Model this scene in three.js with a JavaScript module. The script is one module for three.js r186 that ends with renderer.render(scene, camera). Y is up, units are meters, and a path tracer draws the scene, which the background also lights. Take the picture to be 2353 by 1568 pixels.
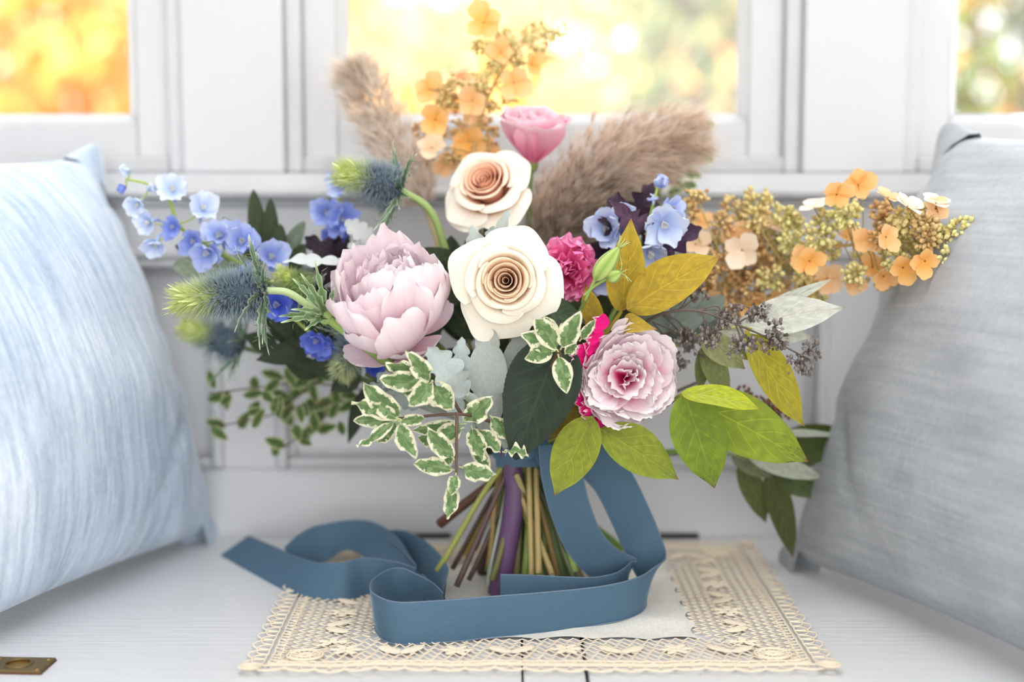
import * as THREE from 'three';
import { RoundedBoxGeometry } from 'three/addons/geometries/RoundedBoxGeometry.js';
import { mergeGeometries } from 'three/addons/utils/BufferGeometryUtils.js';
import { RectAreaLightUniformsLib } from 'three/addons/lights/RectAreaLightUniformsLib.js';

// ------------------------------------------------------------------ camera, sky, sun, window daylight, exposure
const PW = 2353, PH = 1568, FOCAL = 3400, PITCH = THREE.MathUtils.degToRad(-6.58);
const EYE = new THREE.Vector3(0, 0.308, 1.05);
const scene = new THREE.Scene();
const camera = new THREE.PerspectiveCamera(2 * Math.atan(PH / 2 / FOCAL) * 180 / Math.PI, PW / PH, 0.05, 200);
camera.filmGauge = 36; camera.position.copy(EYE); camera.rotation.x = PITCH;
camera.focus = 0.985; camera.userData.fStop = 2.4;
const renderer = new THREE.WebGLRenderer({ antialias: true });
renderer.toneMapping = THREE.LinearToneMapping; renderer.toneMappingExposure = 0.81;
renderer.shadowMap.enabled = true;
scene.background = new THREE.Color().setRGB(4.3, 4.45, 4.7);            // bright hazy sky
const sun = new THREE.DirectionalLight(new THREE.Color(1, 0.97, 0.92), 26);
sun.position.set(-7, 10, 3.2); sun.target.position.set(0, 0, -5); scene.add(sun, sun.target);
sun.castShadow = true; sun.shadow.mapSize.set(2048, 2048); sun.shadow.radius = 1;
Object.assign(sun.shadow.camera, { left: -12, right: 12, top: 12, bottom: -12, near: 1, far: 40 });
RectAreaLightUniformsLib.init();
function daylight(w, h, intensity, pos, look, c = [0.97, 0.985, 1.03]) {                          // daylight standing in a window opening of the room
  const l = new THREE.RectAreaLight(new THREE.Color(...c), intensity, w, h);
  l.position.set(...pos); l.lookAt(...look); scene.add(l);
}
daylight(1.5, 1.7, 1.0, [1.78, 0.75, 3.0], [0, 0.75, 3.0]);
daylight(2.4, 1.7, 2.0, [0.2, 0.8, 4.18], [0.2, 0.8, 0], [1.03, 1, 0.94]);
daylight(1.6, 1.1, 1.4, [0, 2.04, 0.9], [0, 0, 0.9]);  // top light of the added rooflight, out of view

// ------------------------------------------------------------------ helpers
const V = (x, y, z) => new THREE.Vector3(x, y, z);
const cp = Math.cos(PITCH), sp = Math.sin(PITCH);
function at(px, py, z) {                                                 // a place in the room, from where it stands in the photograph and its distance
  const dx = (px - PW / 2) / FOCAL, dy = (PH / 2 - py) / FOCAL, y = dy * cp + sp, zz = dy * sp - cp, t = (z - EYE.z) / zz;
  return V(EYE.x + dx * t, EYE.y + y * t, z);
}
function rng(seed) { let a = seed >>> 0; return () => { a = (a + 0x6D2B79F5) | 0; let t = Math.imul(a ^ (a >>> 15), 1 | a); t = (t + Math.imul(t ^ (t >>> 7), 61 | t)) ^ t; return ((t ^ (t >>> 14)) >>> 0) / 4294967296; }; }
const hash = (x, y, s = 0) => { let h = Math.imul(x | 0, 374761393) + Math.imul(y | 0, 668265263) + Math.imul(s | 0, 974634777); h = Math.imul(h ^ (h >>> 13), 1274126177); return ((h ^ (h >>> 16)) >>> 0) / 4294967296; };
const fade = (t) => t * t * (3 - 2 * t), mix = (a, b, t) => a + (b - a) * t, clamp = (x, a = 0, b = 1) => Math.min(b, Math.max(a, x)), smooth = (a, b, x) => fade(clamp((x - a) / (b - a)));
function noise(x, y, s = 0, wrap = 0) {
  const ix = Math.floor(x), iy = Math.floor(y), fx = fade(x - ix), fy = fade(y - iy), m = (k) => wrap ? ((k % wrap) + wrap) % wrap : k;
  return mix(mix(hash(m(ix), m(iy), s), hash(m(ix + 1), m(iy), s), fx), mix(hash(m(ix), m(iy + 1), s), hash(m(ix + 1), m(iy + 1), s), fx), fy);
}
const col = (h) => new THREE.Color(h).toArray();
const mixc = (a, b, t) => [mix(a[0], b[0], t), mix(a[1], b[1], t), mix(a[2], b[2], t)];
const mulc = (a, k) => [a[0] * k, a[1] * k, a[2] * k];

class Geo {                                                              // collects surfaces into one geometry
  constructor() { this.p = []; this.c = []; this.u = []; this.i = []; }
  grid(nu, nv, f) {
    const s = this.p.length / 3;
    for (let j = 0; j <= nv; j++) for (let i = 0; i <= nu; i++) {
      const r = f(i / nu, j / nv); this.p.push(r.p.x, r.p.y, r.p.z); this.c.push(...(r.c ?? [1, 1, 1])); this.u.push(...(r.uv ?? [i / nu, j / nv]));
    }
    for (let j = 0; j < nv; j++) for (let i = 0; i < nu; i++) { const a = s + j * (nu + 1) + i, b = a + 1, c = a + nu + 1, d = c + 1; this.i.push(a, b, d, a, d, c); }
    return this;
  }
  tube(pts, r0, r1, c0, c1 = c0, seg = 6, steps = 0, rf = null) {
    const n = steps || Math.max(2, (pts.length - 1) * 6), curve = pts.length > 2 ? new THREE.CatmullRomCurve3(pts) : new THREE.LineCurve3(pts[0], pts[1]);
    const s = this.p.length / 3; let side = null; const q = V(0, 0, 0);
    for (let j = 0; j <= n; j++) {
      const t = j / n, P = curve.getPoint(t), T = curve.getTangent(t).normalize();
      if (!side) side = Math.abs(T.y) < 0.9 ? V(0, 1, 0).cross(T).normalize() : V(1, 0, 0).cross(T).normalize(); else side.addScaledVector(T, -side.dot(T)).normalize();
      const o = T.clone().cross(side), r = mix(r0, r1, t) * (rf ? rf(t) : 1), c = mixc(c0, c1, t);
      for (let k = 0; k < seg; k++) { const a = k / seg * Math.PI * 2; q.copy(P).addScaledVector(side, Math.cos(a) * r).addScaledVector(o, Math.sin(a) * r); this.p.push(q.x, q.y, q.z); this.c.push(...c); this.u.push(k / seg, t); }
    }
    for (let j = 0; j < n; j++) for (let k = 0; k < seg; k++) { const a = s + j * seg + k, b = s + j * seg + (k + 1) % seg; this.i.push(a, b, b + seg, a, b + seg, a + seg); }
    for (const [e, f] of [[0, 1], [n, 0]]) {                             // end caps
      const m = this.p.length / 3, P = curve.getPoint(e / n), c = mixc(c0, c1, e / n); this.p.push(P.x, P.y, P.z); this.c.push(...c); this.u.push(0, 0);
      for (let k = 0; k < seg; k++) { const a = s + e * seg + k, b = s + e * seg + (k + 1) % seg; f ? this.i.push(m, b, a) : this.i.push(m, a, b); }
    }
    return this;
  }
  spike(p, d, len, r, c0, c1, bend = null) {                             // a thin three-sided spine
    const s = this.p.length / 3, x = Math.abs(d.y) < 0.9 ? V(0, 1, 0).cross(d).normalize() : V(1, 0, 0).cross(d).normalize(), y = d.clone().cross(x);
    for (let k = 0; k < 3; k++) { const a = k * 2.094, q = p.clone().addScaledVector(x, Math.cos(a) * r).addScaledVector(y, Math.sin(a) * r); this.p.push(q.x, q.y, q.z); this.c.push(...c0); this.u.push(0, 0); }
    const e = p.clone().addScaledVector(d, len); if (bend) e.add(bend);
    this.p.push(e.x, e.y, e.z); this.c.push(...c1); this.u.push(0, 1);
    this.i.push(s, s + 1, s + 3, s + 1, s + 2, s + 3, s + 2, s, s + 3);
    return this;
  }
  blob(p, rx, ry, rz, c, n = 6, m = 4, q = null, c2 = c) {                        // a small closed ellipsoid
    return this.grid(n, m, (u, v) => { const a = u * Math.PI * 2, b = v * Math.PI, o = V(Math.cos(a) * Math.sin(b) * rx, Math.cos(b) * ry, Math.sin(a) * Math.sin(b) * rz); if (q) o.applyQuaternion(q); return { p: o.add(p), c: mixc(c2, c, v) }; });
  }
  build(origin) {
    const g = new THREE.BufferGeometry();
    g.setAttribute('position', new THREE.Float32BufferAttribute(this.p, 3)); g.setAttribute('color', new THREE.Float32BufferAttribute(this.c, 3)); g.setAttribute('uv', new THREE.Float32BufferAttribute(this.u, 2));
    g.setIndex(this.i); if (origin) g.translate(-origin.x, -origin.y, -origin.z); g.computeVertexNormals(); return g;
  }
}
const taken = {};
function numbered(name) { const n = taken[name] = (taken[name] ?? -1) + 1; return n ? `${name}_${String(n).padStart(3, '0')}` : name; }
function thing(name, label, category, base = V(0, 0, 0), group, kind) {
  const o = new THREE.Group(); o.name = numbered(name); o.position.copy(base); o.userData = { label, category };
  if (group) o.userData.group = group; if (kind) o.userData.kind = kind;
  scene.add(o); return o;
}
function shade(m) { m.castShadow = m.receiveShadow = true; return m; }
function part(parent, name, geo, mat) {                                  // geo: a Geo in room coordinates, or a geometry already in the parent's
  const o = new THREE.Vector3(); for (let q = parent; q && q !== scene; q = q.parent) o.add(q.position);
  const m = shade(new THREE.Mesh(geo instanceof Geo ? geo.build(o) : geo, mat)); m.name = name; parent.add(m); return m;
}
function structure(name, geo, mat) { const m = shade(new THREE.Mesh(geo instanceof Geo ? geo.build() : geo, mat)); m.name = numbered(name); m.userData.kind = 'structure'; scene.add(m); return m; }
const box = (x0, x1, y0, y1, z0, z1, r = 0) => (r ? new RoundedBoxGeometry(x1 - x0, y1 - y0, z1 - z0, 3, r) : new THREE.BoxGeometry(x1 - x0, y1 - y0, z1 - z0)).translate((x0 + x1) / 2, (y0 + y1) / 2, (z0 + z1) / 2);

// ------------------------------------------------------------------ textures and materials
function texture(n, f, srgb = true, rx = 1, ry = 1) {
  const d = new Uint8Array(n * n * 4);
  for (let y = 0; y < n; y++) for (let x = 0; x < n; x++) { const c = f(x / n, y / n), k = (y * n + x) * 4; const a = Array.isArray(c) ? c : [c, c, c]; for (let q = 0; q < 3; q++) d[k + q] = clamp(a[q]) * 255; d[k + 3] = 255; }
  const t = new THREE.DataTexture(d, n, n); t.magFilter = t.minFilter = THREE.LinearFilter; t.wrapS = t.wrapT = THREE.RepeatWrapping; t.repeat.set(rx, ry); if (srgb) t.colorSpace = THREE.SRGBColorSpace; t.needsUpdate = true; return t;
}
const std = (o) => new THREE.MeshStandardMaterial({ side: THREE.DoubleSide, ...o });
const phys = (o) => new THREE.MeshPhysicalMaterial({ side: THREE.DoubleSide, ...o });
// leaf veins: midrib and side veins, in the leaf's own coordinates
const veinAt = (u, t, n = 6) => { const s = Math.abs(u * 2 - 1); let v = Math.exp(-((s / 0.035) ** 2)); const k = t * n - s * 1.9 - 0.2, f = Math.abs(k - Math.round(k)); v = Math.max(v, Math.exp(-((f / 0.06) ** 2)) * smooth(1, 0.55, s) * 0.75); return v; };
const veinMap = texture(256, (u, t) => clamp(0.8 + 0.2 * veinAt(u, t) + 0.12 * (noise(u * 12, t * 20, 3) - 0.5) + 0.06 * (noise(u * 50, t * 80, 4) - 0.5)));
const veinSpotMap = texture(256, (u, t) => { const b = clamp(0.8 + 0.2 * veinAt(u, t) + 0.12 * (noise(u * 12, t * 20, 5) - 0.5)); const k = noise(u * 26, t * 40, 8) * (0.72 + 0.36 * smooth(0.55, 1, t)); const s = smooth(0.86, 0.93, k); return [mix(b, 0.4, s), mix(b, 0.22, s), mix(b, 0.2, s)]; });
const veinBump = texture(256, (u, t) => 0.85 - 0.7 * veinAt(u, t), false);
const roseLeafMap = texture(256, (u, t) => clamp(0.78 + 0.22 * veinAt(u, t, 7) + 0.2 * (noise(u * 9, t * 12, 9) - 0.5)));
const variegated = [0, 1].map((q) => texture(256, (u, t) => {
  const s = Math.abs(u * 2 - 1), n = noise(u * 9, t * 16, 11 + q) * 0.6 + noise(u * 24, t * 44, 12 + q) * 0.4, edge = s + 0.55 * (n - 0.5) + 0.5 * smooth(0.86, 1, t) + 0.12 * (noise(u * 3, t * 5, 14 + q) - 0.5);
  const cream = smooth(0.62, 0.67, edge), v = veinAt(u, t, 5) * (1 - cream), mid = noise(u * 6, t * 9, 15 + q);
  return mixc(mixc(mixc([0.38, 0.5, 0.3], [0.5, 0.6, 0.4], smooth(0.5, 0.62, mid)), [0.6, 0.68, 0.45], v * 0.5), [0.93, 0.92, 0.8], cream);
}));
const felt = texture(128, (u, v) => 0.95 + 0.08 * (noise(u * 40, v * 90, 21, 0) - 0.5), true);
const feltBump = texture(128, (u, v) => 0.5 + 0.5 * (noise(u * 40, v * 40, 21, 40) - 0.5) - 0.4 * veinAt(u, v, 4), false);
const petalMap = texture(128, (u, v) => 0.985 + 0.025 * (noise(u * 60, v * 3, 31, 60) - 0.5), true);
const leafy = { vertexColors: true, roughness: 1, transmission: 0.28, clearcoat: 0.12, clearcoatRoughness: 0.4 };
const M = {
  petal: phys({ vertexColors: true, roughness: 1, transmission: 0.12, map: petalMap, specularIntensity: 0.3 }),
  petalSoft: phys({ vertexColors: true, roughness: 1, transmission: 0.22, map: petalMap, specularIntensity: 0.3 }),
  sepal: phys({ vertexColors: true, roughness: 1, transmission: 0.2 }),
  leaf: phys({ ...leafy, map: veinMap, bumpMap: veinBump, bumpScale: 0.0009 }),
  leafSpot: phys({ ...leafy, map: veinSpotMap, bumpMap: veinBump, bumpScale: 0.0009 }),
  roseLeaf: phys({ ...leafy, map: roseLeafMap, bumpMap: veinBump, bumpScale: 0.0006, transmission: 0.12 }),
  var0: phys({ ...leafy, map: variegated[0], transmission: 0.22 }), var1: phys({ ...leafy, map: variegated[1], transmission: 0.22 }),
  felt: phys({ vertexColors: true, roughness: 1, transmission: 0.15, map: felt, bumpMap: feltBump, bumpScale: 0.00012, sheen: 0.6, sheenColor: new THREE.Color(1, 1, 1), sheenRoughness: 0.6 }),
  stem: std({ vertexColors: true, roughness: 0.5 }),
  spine: std({ vertexColors: true, roughness: 0.55 }),
  dry: std({ vertexColors: true, roughness: 0.85 }),
  hair: phys({ vertexColors: true, roughness: 1, transmission: 0.45 }),
};

// ------------------------------------------------------------------ the window wall, panelling and window seat
const paintBump = texture(256, (u, v) => 0.5 + 0.3 * (noise(u * 6, v * 90, 41, 0) - 0.5) + 0.3 * (noise(u * 30, v * 30, 42, 30) - 0.5), false, 3, 3);
const paintDimmed = phys({ color: new THREE.Color(0.6, 0.604, 0.615), roughness: 0.34, bumpMap: paintBump, bumpScale: 0.0003 });  // same white coat as the seat, darkened so the wall looks less lit
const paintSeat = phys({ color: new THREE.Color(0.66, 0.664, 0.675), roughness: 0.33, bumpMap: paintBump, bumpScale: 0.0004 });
const plaster = std({ color: new THREE.Color(0.8, 0.8, 0.8), roughness: 0.9 });
const floorWood = std({ color: new THREE.Color(0.42, 0.33, 0.25), roughness: 0.5 });
const glassMat = phys({ color: 0xffffff, roughness: 0, transmission: 1, thickness: 0, ior: 1.45 });
const ZW = -0.19;                                                        // face of the window wall
const wx = (px, z = ZW) => at(px, 300, z).x;
const wy = (py, z = ZW) => at(1176, py, z).y;
// openings: outer edges of the three window frames
const yFrame = wy(398), yTop = 1.95;
const openings = [[-0.74, wx(418)], [wx(652), wx(1846)], [wx(2080), 0.8]];
// the wall round them: piers, the rail below, the wall above
structure('wall_front', box(-1.9, openings[0][0], -0.47, 2.05, -0.33, ZW), paintDimmed);
for (const [a, b] of [[openings[0][1], openings[1][0]], [openings[1][1], openings[2][0]]]) structure('wall_front', box(a, b, yFrame, yTop, -0.33, ZW, 0.0025), paintDimmed);
structure('wall_front', box(openings[2][1], 1.9, -0.47, 2.05, -0.33, ZW), paintDimmed);
structure('wall_front', box(openings[0][0], openings[2][1], yTop, 2.05, -0.33, ZW), paintDimmed);
structure('wall_front', box(openings[0][0], openings[2][1], -0.47, yFrame, -0.33, ZW), paintDimmed);
function ring(parent, name, x0, x1, y0, y1, w, z0, z1, r = 0.002) {
  part(parent, name, box(x0, x0 + w, y0, y1, z0, z1, r), paintDimmed); part(parent, name, box(x1 - w, x1, y0, y1, z0, z1, r), paintDimmed);
  part(parent, name, box(x0 + w, x1 - w, y0, y0 + w, z0, z1, r), paintDimmed); part(parent, name, box(x0 + w, x1 - w, y1 - w, y1, z0, z1, r), paintDimmed);
}
function bevelRing(parent, x0, x1, y0, y1, w, zf, zb) {                   // sloping glazing bead
  const c = [[x0, y0], [x1, y0], [x1, y1], [x0, y1]], d = [[x0 + w, y0 + w], [x1 - w, y0 + w], [x1 - w, y1 - w], [x0 + w, y1 - w]];
  for (let k = 0; k < 4; k++) { const a = c[k], b = c[(k + 1) % 4], e = d[k], f = d[(k + 1) % 4];
    const g = new Geo(); const q = [[a, zf], [b, zf], [f, zb], [e, zb]], add = (l) => g.grid(1, 1, (u, v) => { const s = v ? (u ? l[2] : l[3]) : (u ? l[1] : l[0]); return { p: V(s[0][0], s[0][1], s[1]) }; });
    add(q); add([[a, zf], [b, zf], [b, zb - 0.004], [a, zb - 0.004]]); add([[e, zb], [f, zb], [f, zb - 0.004], [e, zb - 0.004]]); part(parent, 'glazing_bead', g, paintDimmed); }
}
openings.forEach(([x0, x1], k) => {
  const w = new THREE.Group(); w.name = `window_${k + 1}`; w.userData.kind = 'structure'; scene.add(w);
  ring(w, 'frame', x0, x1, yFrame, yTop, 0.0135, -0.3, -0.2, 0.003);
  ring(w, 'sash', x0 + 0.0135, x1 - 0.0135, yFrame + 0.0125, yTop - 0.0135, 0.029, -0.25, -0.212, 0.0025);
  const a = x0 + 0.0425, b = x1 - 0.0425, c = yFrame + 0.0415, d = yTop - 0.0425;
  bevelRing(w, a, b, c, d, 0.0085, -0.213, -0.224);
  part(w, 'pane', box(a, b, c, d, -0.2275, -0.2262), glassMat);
});
// sill, panelling
const ZP = -0.173, sillY = wy(436, -0.16);
structure('trim_1', box(-1.0, 1.0, sillY - 0.007, sillY, -0.192, -0.158, 0.003), paintDimmed);
structure('trim_2', box(-1.0, 1.0, sillY - 0.0135, sillY - 0.007, -0.192, -0.167, 0.0025), paintDimmed);
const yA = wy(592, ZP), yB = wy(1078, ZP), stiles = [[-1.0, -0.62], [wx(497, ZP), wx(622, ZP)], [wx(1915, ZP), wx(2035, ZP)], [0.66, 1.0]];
structure('trim_3', box(-1.0, 1.0, yA, sillY - 0.0135, -0.192, ZP, 0.0015), paintDimmed);
structure('trim_4', box(-1.0, 1.0, -0.02, yB, -0.192, ZP, 0.0015), paintDimmed);
for (const [a, b] of stiles) structure('wainscot_trim', box(a, b, yB, yA, -0.192, ZP, 0.0015), paintDimmed);
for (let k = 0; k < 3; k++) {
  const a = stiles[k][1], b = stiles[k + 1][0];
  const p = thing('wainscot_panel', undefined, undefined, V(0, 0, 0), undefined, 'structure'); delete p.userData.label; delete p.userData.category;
  part(p, 'panel', box(a, b, yB, yA, -0.2, -0.186), paintDimmed);
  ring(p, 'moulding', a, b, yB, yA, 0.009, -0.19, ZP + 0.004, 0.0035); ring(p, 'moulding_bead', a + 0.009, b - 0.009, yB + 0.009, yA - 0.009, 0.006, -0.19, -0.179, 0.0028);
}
structure('trim_5', box(-1.0, 1.0, yA - 0.001, yA + 0.007, -0.19, ZP + 0.006, 0.003), paintDimmed);
// room shell
structure('floor', box(-1.95, 1.95, -0.5, -0.45, -0.33, 4.35), floorWood);
for (const [x0, x1, z0, z1] of [[-1.95, -0.8, -0.4, 4.35], [0.8, 1.95, -0.4, 4.35], [-0.8, 0.8, -0.4, 0.35], [-0.8, 0.8, 1.45, 4.35]]) structure('ceiling', box(x0, x1, 2.05, 2.12, z0, z1), plaster);
{ const w = new THREE.Group(); w.name = 'window_4'; w.userData.kind = 'structure'; scene.add(w); part(w, 'added_rooflight_pane', box(-0.8, 0.8, 2.1, 2.106, 0.35, 1.45), glassMat); }  // unseen rooflight, added to light the seat from above
structure('wall_left', box(-1.95, -1.8, -0.45, 2.05, -0.33, 4.35), plaster);
for (const [y0, y1, z0, z1] of [[-0.45, -0.1, -0.33, 4.35], [1.6, 2.05, -0.33, 4.35], [-0.1, 1.6, -0.33, 2.25], [-0.1, 1.6, 3.75, 4.35]]) structure('wall_right', box(1.8, 1.95, y0, y1, z0, z1), plaster);
for (const [y0, y1, x0, x1] of [[-0.45, -0.05, -1.8, 1.8], [1.65, 2.05, -1.8, 1.8], [-0.05, 1.65, -1.8, -1.0], [-0.05, 1.65, 1.4, 1.8]]) structure('wall_back', box(x0, x1, y0, y1, 4.2, 4.35), plaster);
// window seat: lids, centre strip, front
structure('window_seat_base', box(-1.2, 1.2, -0.45, -0.022, 0.3, 0.32), paintDimmed);
const gA = 0.0065, gB = 0.046;
{
  const seat = thing('window_seat_top', undefined, undefined, V(0, 0, 0), undefined, 'structure'); delete seat.userData.label; delete seat.userData.category;
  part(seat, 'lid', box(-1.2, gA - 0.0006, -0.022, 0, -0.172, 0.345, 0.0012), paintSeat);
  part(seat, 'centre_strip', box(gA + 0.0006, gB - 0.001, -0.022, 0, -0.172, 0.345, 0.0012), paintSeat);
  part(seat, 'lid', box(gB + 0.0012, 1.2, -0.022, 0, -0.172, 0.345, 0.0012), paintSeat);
  part(seat, 'bearer', box(-1.2, 1.2, -0.05, -0.0225, -0.172, 0.3), std({ color: 0x2a2622, roughness: 0.9 }));
}
const darkIron = std({ color: 0x2c2a2a, roughness: 0.6, metalness: 0.5 });
for (const [a, b, l] of [[918, 1036, 'dark strap hinge at the back of the seat beside the red-brown cut stem'], [1488, 1606, 'dark strap hinge at the back of the seat behind the upright ribbon loop']]) {
  const x0 = at(a, 1237, -0.168).x, x1 = at(b, 1237, -0.168).x, t = thing('hinge', l, 'hinge', V((x0 + x1) / 2, 0, -0.168), 'hinges of the seat lids');
  part(t, 'leaf_plate', box(-(x1 - x0) / 2, (x1 - x0) / 2, 0, 0.0022, -0.004, 0.001, 0.0005), darkIron);
  part(t, 'knuckle', new THREE.CylinderGeometry(0.0016, 0.0016, x1 - x0, 10).rotateZ(Math.PI / 2).translate(0, 0.0024, -0.0022), darkIron);
}
// brass flush ring pull set in the lid
{
  const bench = (px, py) => { const p = at(px, py, -1), d = p.sub(EYE); return EYE.clone().addScaledVector(d, -EYE.y / d.y); };
  const o = bench(50, 1534), brass = std({ color: 0xa8884a, roughness: 0.34, metalness: 0.9 }), brassDark = std({ color: 0x7d6a45, roughness: 0.5, metalness: 0.8 }), t = thing('flush_ring_pull', 'tarnished brass flush ring pull screwed into the white seat lid', 'ring pull', o);
  t.rotation.y = -0.06;
  const s = new THREE.Shape(); s.moveTo(-0.021, -0.0125); s.lineTo(0.0165, -0.0125); s.lineTo(0.0165, 0.0125); s.lineTo(-0.021, 0.0125); s.closePath(); const hole = new THREE.Path(); hole.absellipse(-0.002, 0, 0.009, 0.0085, 0, Math.PI * 2); s.holes.push(hole);
  part(t, 'plate', new THREE.ExtrudeGeometry(s, { depth: 0.0012, bevelEnabled: true, bevelSize: 0.0005, bevelThickness: 0.0005, bevelSegments: 2, curveSegments: 24 }).rotateX(-Math.PI / 2).translate(0, 0.0006, 0), brassDark);
  const rim = new THREE.BoxGeometry(0.0395, 0.0008, 0.0275).translate(-0.00225, 0.0003, 0); part(t, 'rust_edge', rim, std({ color: 0x5a2f22, roughness: 0.9 }));
  part(t, 'cup', new THREE.LatheGeometry([[0, 0.0008], [0.004, 0.0009], [0.007, 0.0013], [0.0088, 0.0021], [0.0092, 0.0024]].map((q) => new THREE.Vector2(...q)), 28).translate(-0.002, 0, 0), brass);
  part(t, 'ring', new THREE.TorusGeometry(0.0083, 0.0009, 8, 32).rotateX(Math.PI / 2).translate(-0.002, 0.0024, 0), brassDark);
  for (const [x, z] of [[0.0135, -0.0095], [0.0135, 0.0095], [-0.018, -0.0095], [-0.018, 0.0095]]) { const q = part(t, 'screw', new THREE.CylinderGeometry(0.0017, 0.0019, 0.0008, 14).translate(x, 0.0024, z), brass); part(q, 'slot', new THREE.BoxGeometry(0.003, 0.0002, 0.0005).rotateY(0.7).translate(x, 0.0029, z), darkIron); }
}

// ------------------------------------------------------------------ garden outside
structure('lawn', box(-30, 30, -0.8, -0.6, -45, -0.4), std({ color: new THREE.Color(0.36, 0.36, 0.14), roughness: 1 }));
function gardenTree(name, label, x, z, h, r, palette, n, seed, leaf = 0.09) {
  const R = rng(seed), t = thing(name, label, 'tree', V(x, -0.6, z), 'garden trees and shrubs beyond the glass'), bark = col('#5d4a3a'), g = new Geo();
  g.tube([V(x, -0.62, z), V(x + 0.05, -0.6 + h * 0.3, z), V(x - 0.04, -0.6 + h * 0.7, z)], 0.07, 0.03, bark); part(t, 'trunk', g, M.stem);
  for (let k = 0; k < 5; k++) { const a = R() * 6.28, b = new Geo(); b.tube([V(x, -0.6 + h * (0.2 + 0.1 * k), z), V(x + Math.cos(a) * r * 0.4, -0.6 + h * (0.35 + 0.1 * k), z + Math.sin(a) * r * 0.4), V(x + Math.cos(a) * r * 0.8, -0.6 + h * (0.45 + 0.1 * k), z + Math.sin(a) * r * 0.8)], 0.03, 0.008, bark, bark, 5); part(t, 'branch', b, M.stem); }
  const lg = new Geo(); lg.grid(2, 4, (u, v) => ({ p: V((u - 0.5) * leaf * Math.sin(Math.PI * v) * 0.8, v * leaf, Math.abs(u - 0.5) * leaf * 0.25 - v * v * leaf * 0.2) }));
  const im = shade(new THREE.InstancedMesh(lg.build(), phys({ roughness: 1, transmission: 0.4 }), n)), m = new THREE.Matrix4(), q = new THREE.Quaternion(), e = new THREE.Euler();
  for (let k = 0; k < n; k++) {
    const a = R() * 6.283, y = R() * 2 - 1, rr = Math.cbrt(0.25 + 0.75 * R()), lump = 0.75 + 0.35 * noise(a * 2 + 9, y * 3 + 9, seed), w = Math.sqrt(1 - y * y) * rr * r * lump;
    e.set(R() * 6, R() * 6, R() * 6); q.setFromEuler(e); m.compose(V(Math.cos(a) * w, h * 0.52 + y * rr * h * 0.5 * lump, Math.sin(a) * w), q, V(1, 1, 1).multiplyScalar(0.7 + 0.7 * R())); im.setMatrixAt(k, m);
    const c = palette[Math.floor(R() * palette.length)]; im.setColorAt(k, new THREE.Color(c).multiplyScalar(0.85 + 0.3 * R()));
  }
  im.name = 'foliage'; im.userData.kind = 'stuff'; t.add(im);
}
const gold = ['#e2b65c', '#d8a850', '#e8c26e', '#cc9644', '#e6ba62', '#dcae58'], amber = ['#d08a42', '#dc9e50', '#c67c3a', '#e0ac5c'], green = ['#6c7c3c', '#5a6c38', '#7c8a48', '#968c44', '#505f38'];
gardenTree('golden_shrub', 'golden autumn shrub outside behind the pane nearest the blue cushion', -2.6, -6.2, 2.3, 1.15, gold, 2600, 901, 0.13);
gardenTree('golden_shrub', 'amber autumn shrub outside between two golden shrubs', -1.0, -7.4, 2.1, 0.95, [...amber, ...gold], 2000, 902, 0.13);
gardenTree('golden_shrub', 'low golden shrub outside behind the reed plumes', -0.15, -6.0, 1.75, 0.7, gold, 1700, 903, 0.12);
gardenTree('golden_shrub', 'pale golden shrub outside behind the top hydrangea spray', 0.6, -8.4, 2.6, 1.1, ['#e6c46c', '#dcb258', '#e2ba60'], 2200, 904, 0.13);
gardenTree('green_shrub', 'olive green shrub outside behind the sash beside the pampas plume', 0.84, -5.6, 2.4, 0.42, [...green, '#d8b25c'], 1700, 905);
gardenTree('green_shrub', 'dense grey-green shrub outside behind the pane above the grey cushion', 2.25, -5.6, 2.8, 0.62, [...green, '#c09050'], 2600, 906);
gardenTree('golden_shrub', 'tall amber shrub outside far behind the golden ones', -3.9, -9.0, 3.0, 1.4, [...gold, ...amber], 2400, 908, 0.14);
gardenTree('golden_shrub', 'orange leaved shrub outside peeping beside the green shrub', 1.12, -7.4, 1.7, 0.5, amber, 700, 907);
{ const t = thing('garden_shed', 'pale grey sloping shed roof outside by the green shrub', 'shed', V(3.35, -0.6, -7.6)); const g = new Geo();
  g.grid(1, 1, (u, v) => ({ p: V(2.75 + u * 1.4, 0.3 + u * 1.3, -7.4 - v * 1.2) })); part(t, 'roof', g, std({ color: new THREE.Color(0.42, 0.45, 0.42), roughness: 0.7 }));
  part(t, 'wall', new THREE.BoxGeometry(1.1, 0.95, 1.1).translate(0.2, 0.45, -0.5), std({ color: new THREE.Color(0.4, 0.42, 0.38), roughness: 0.9 })); }

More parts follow.
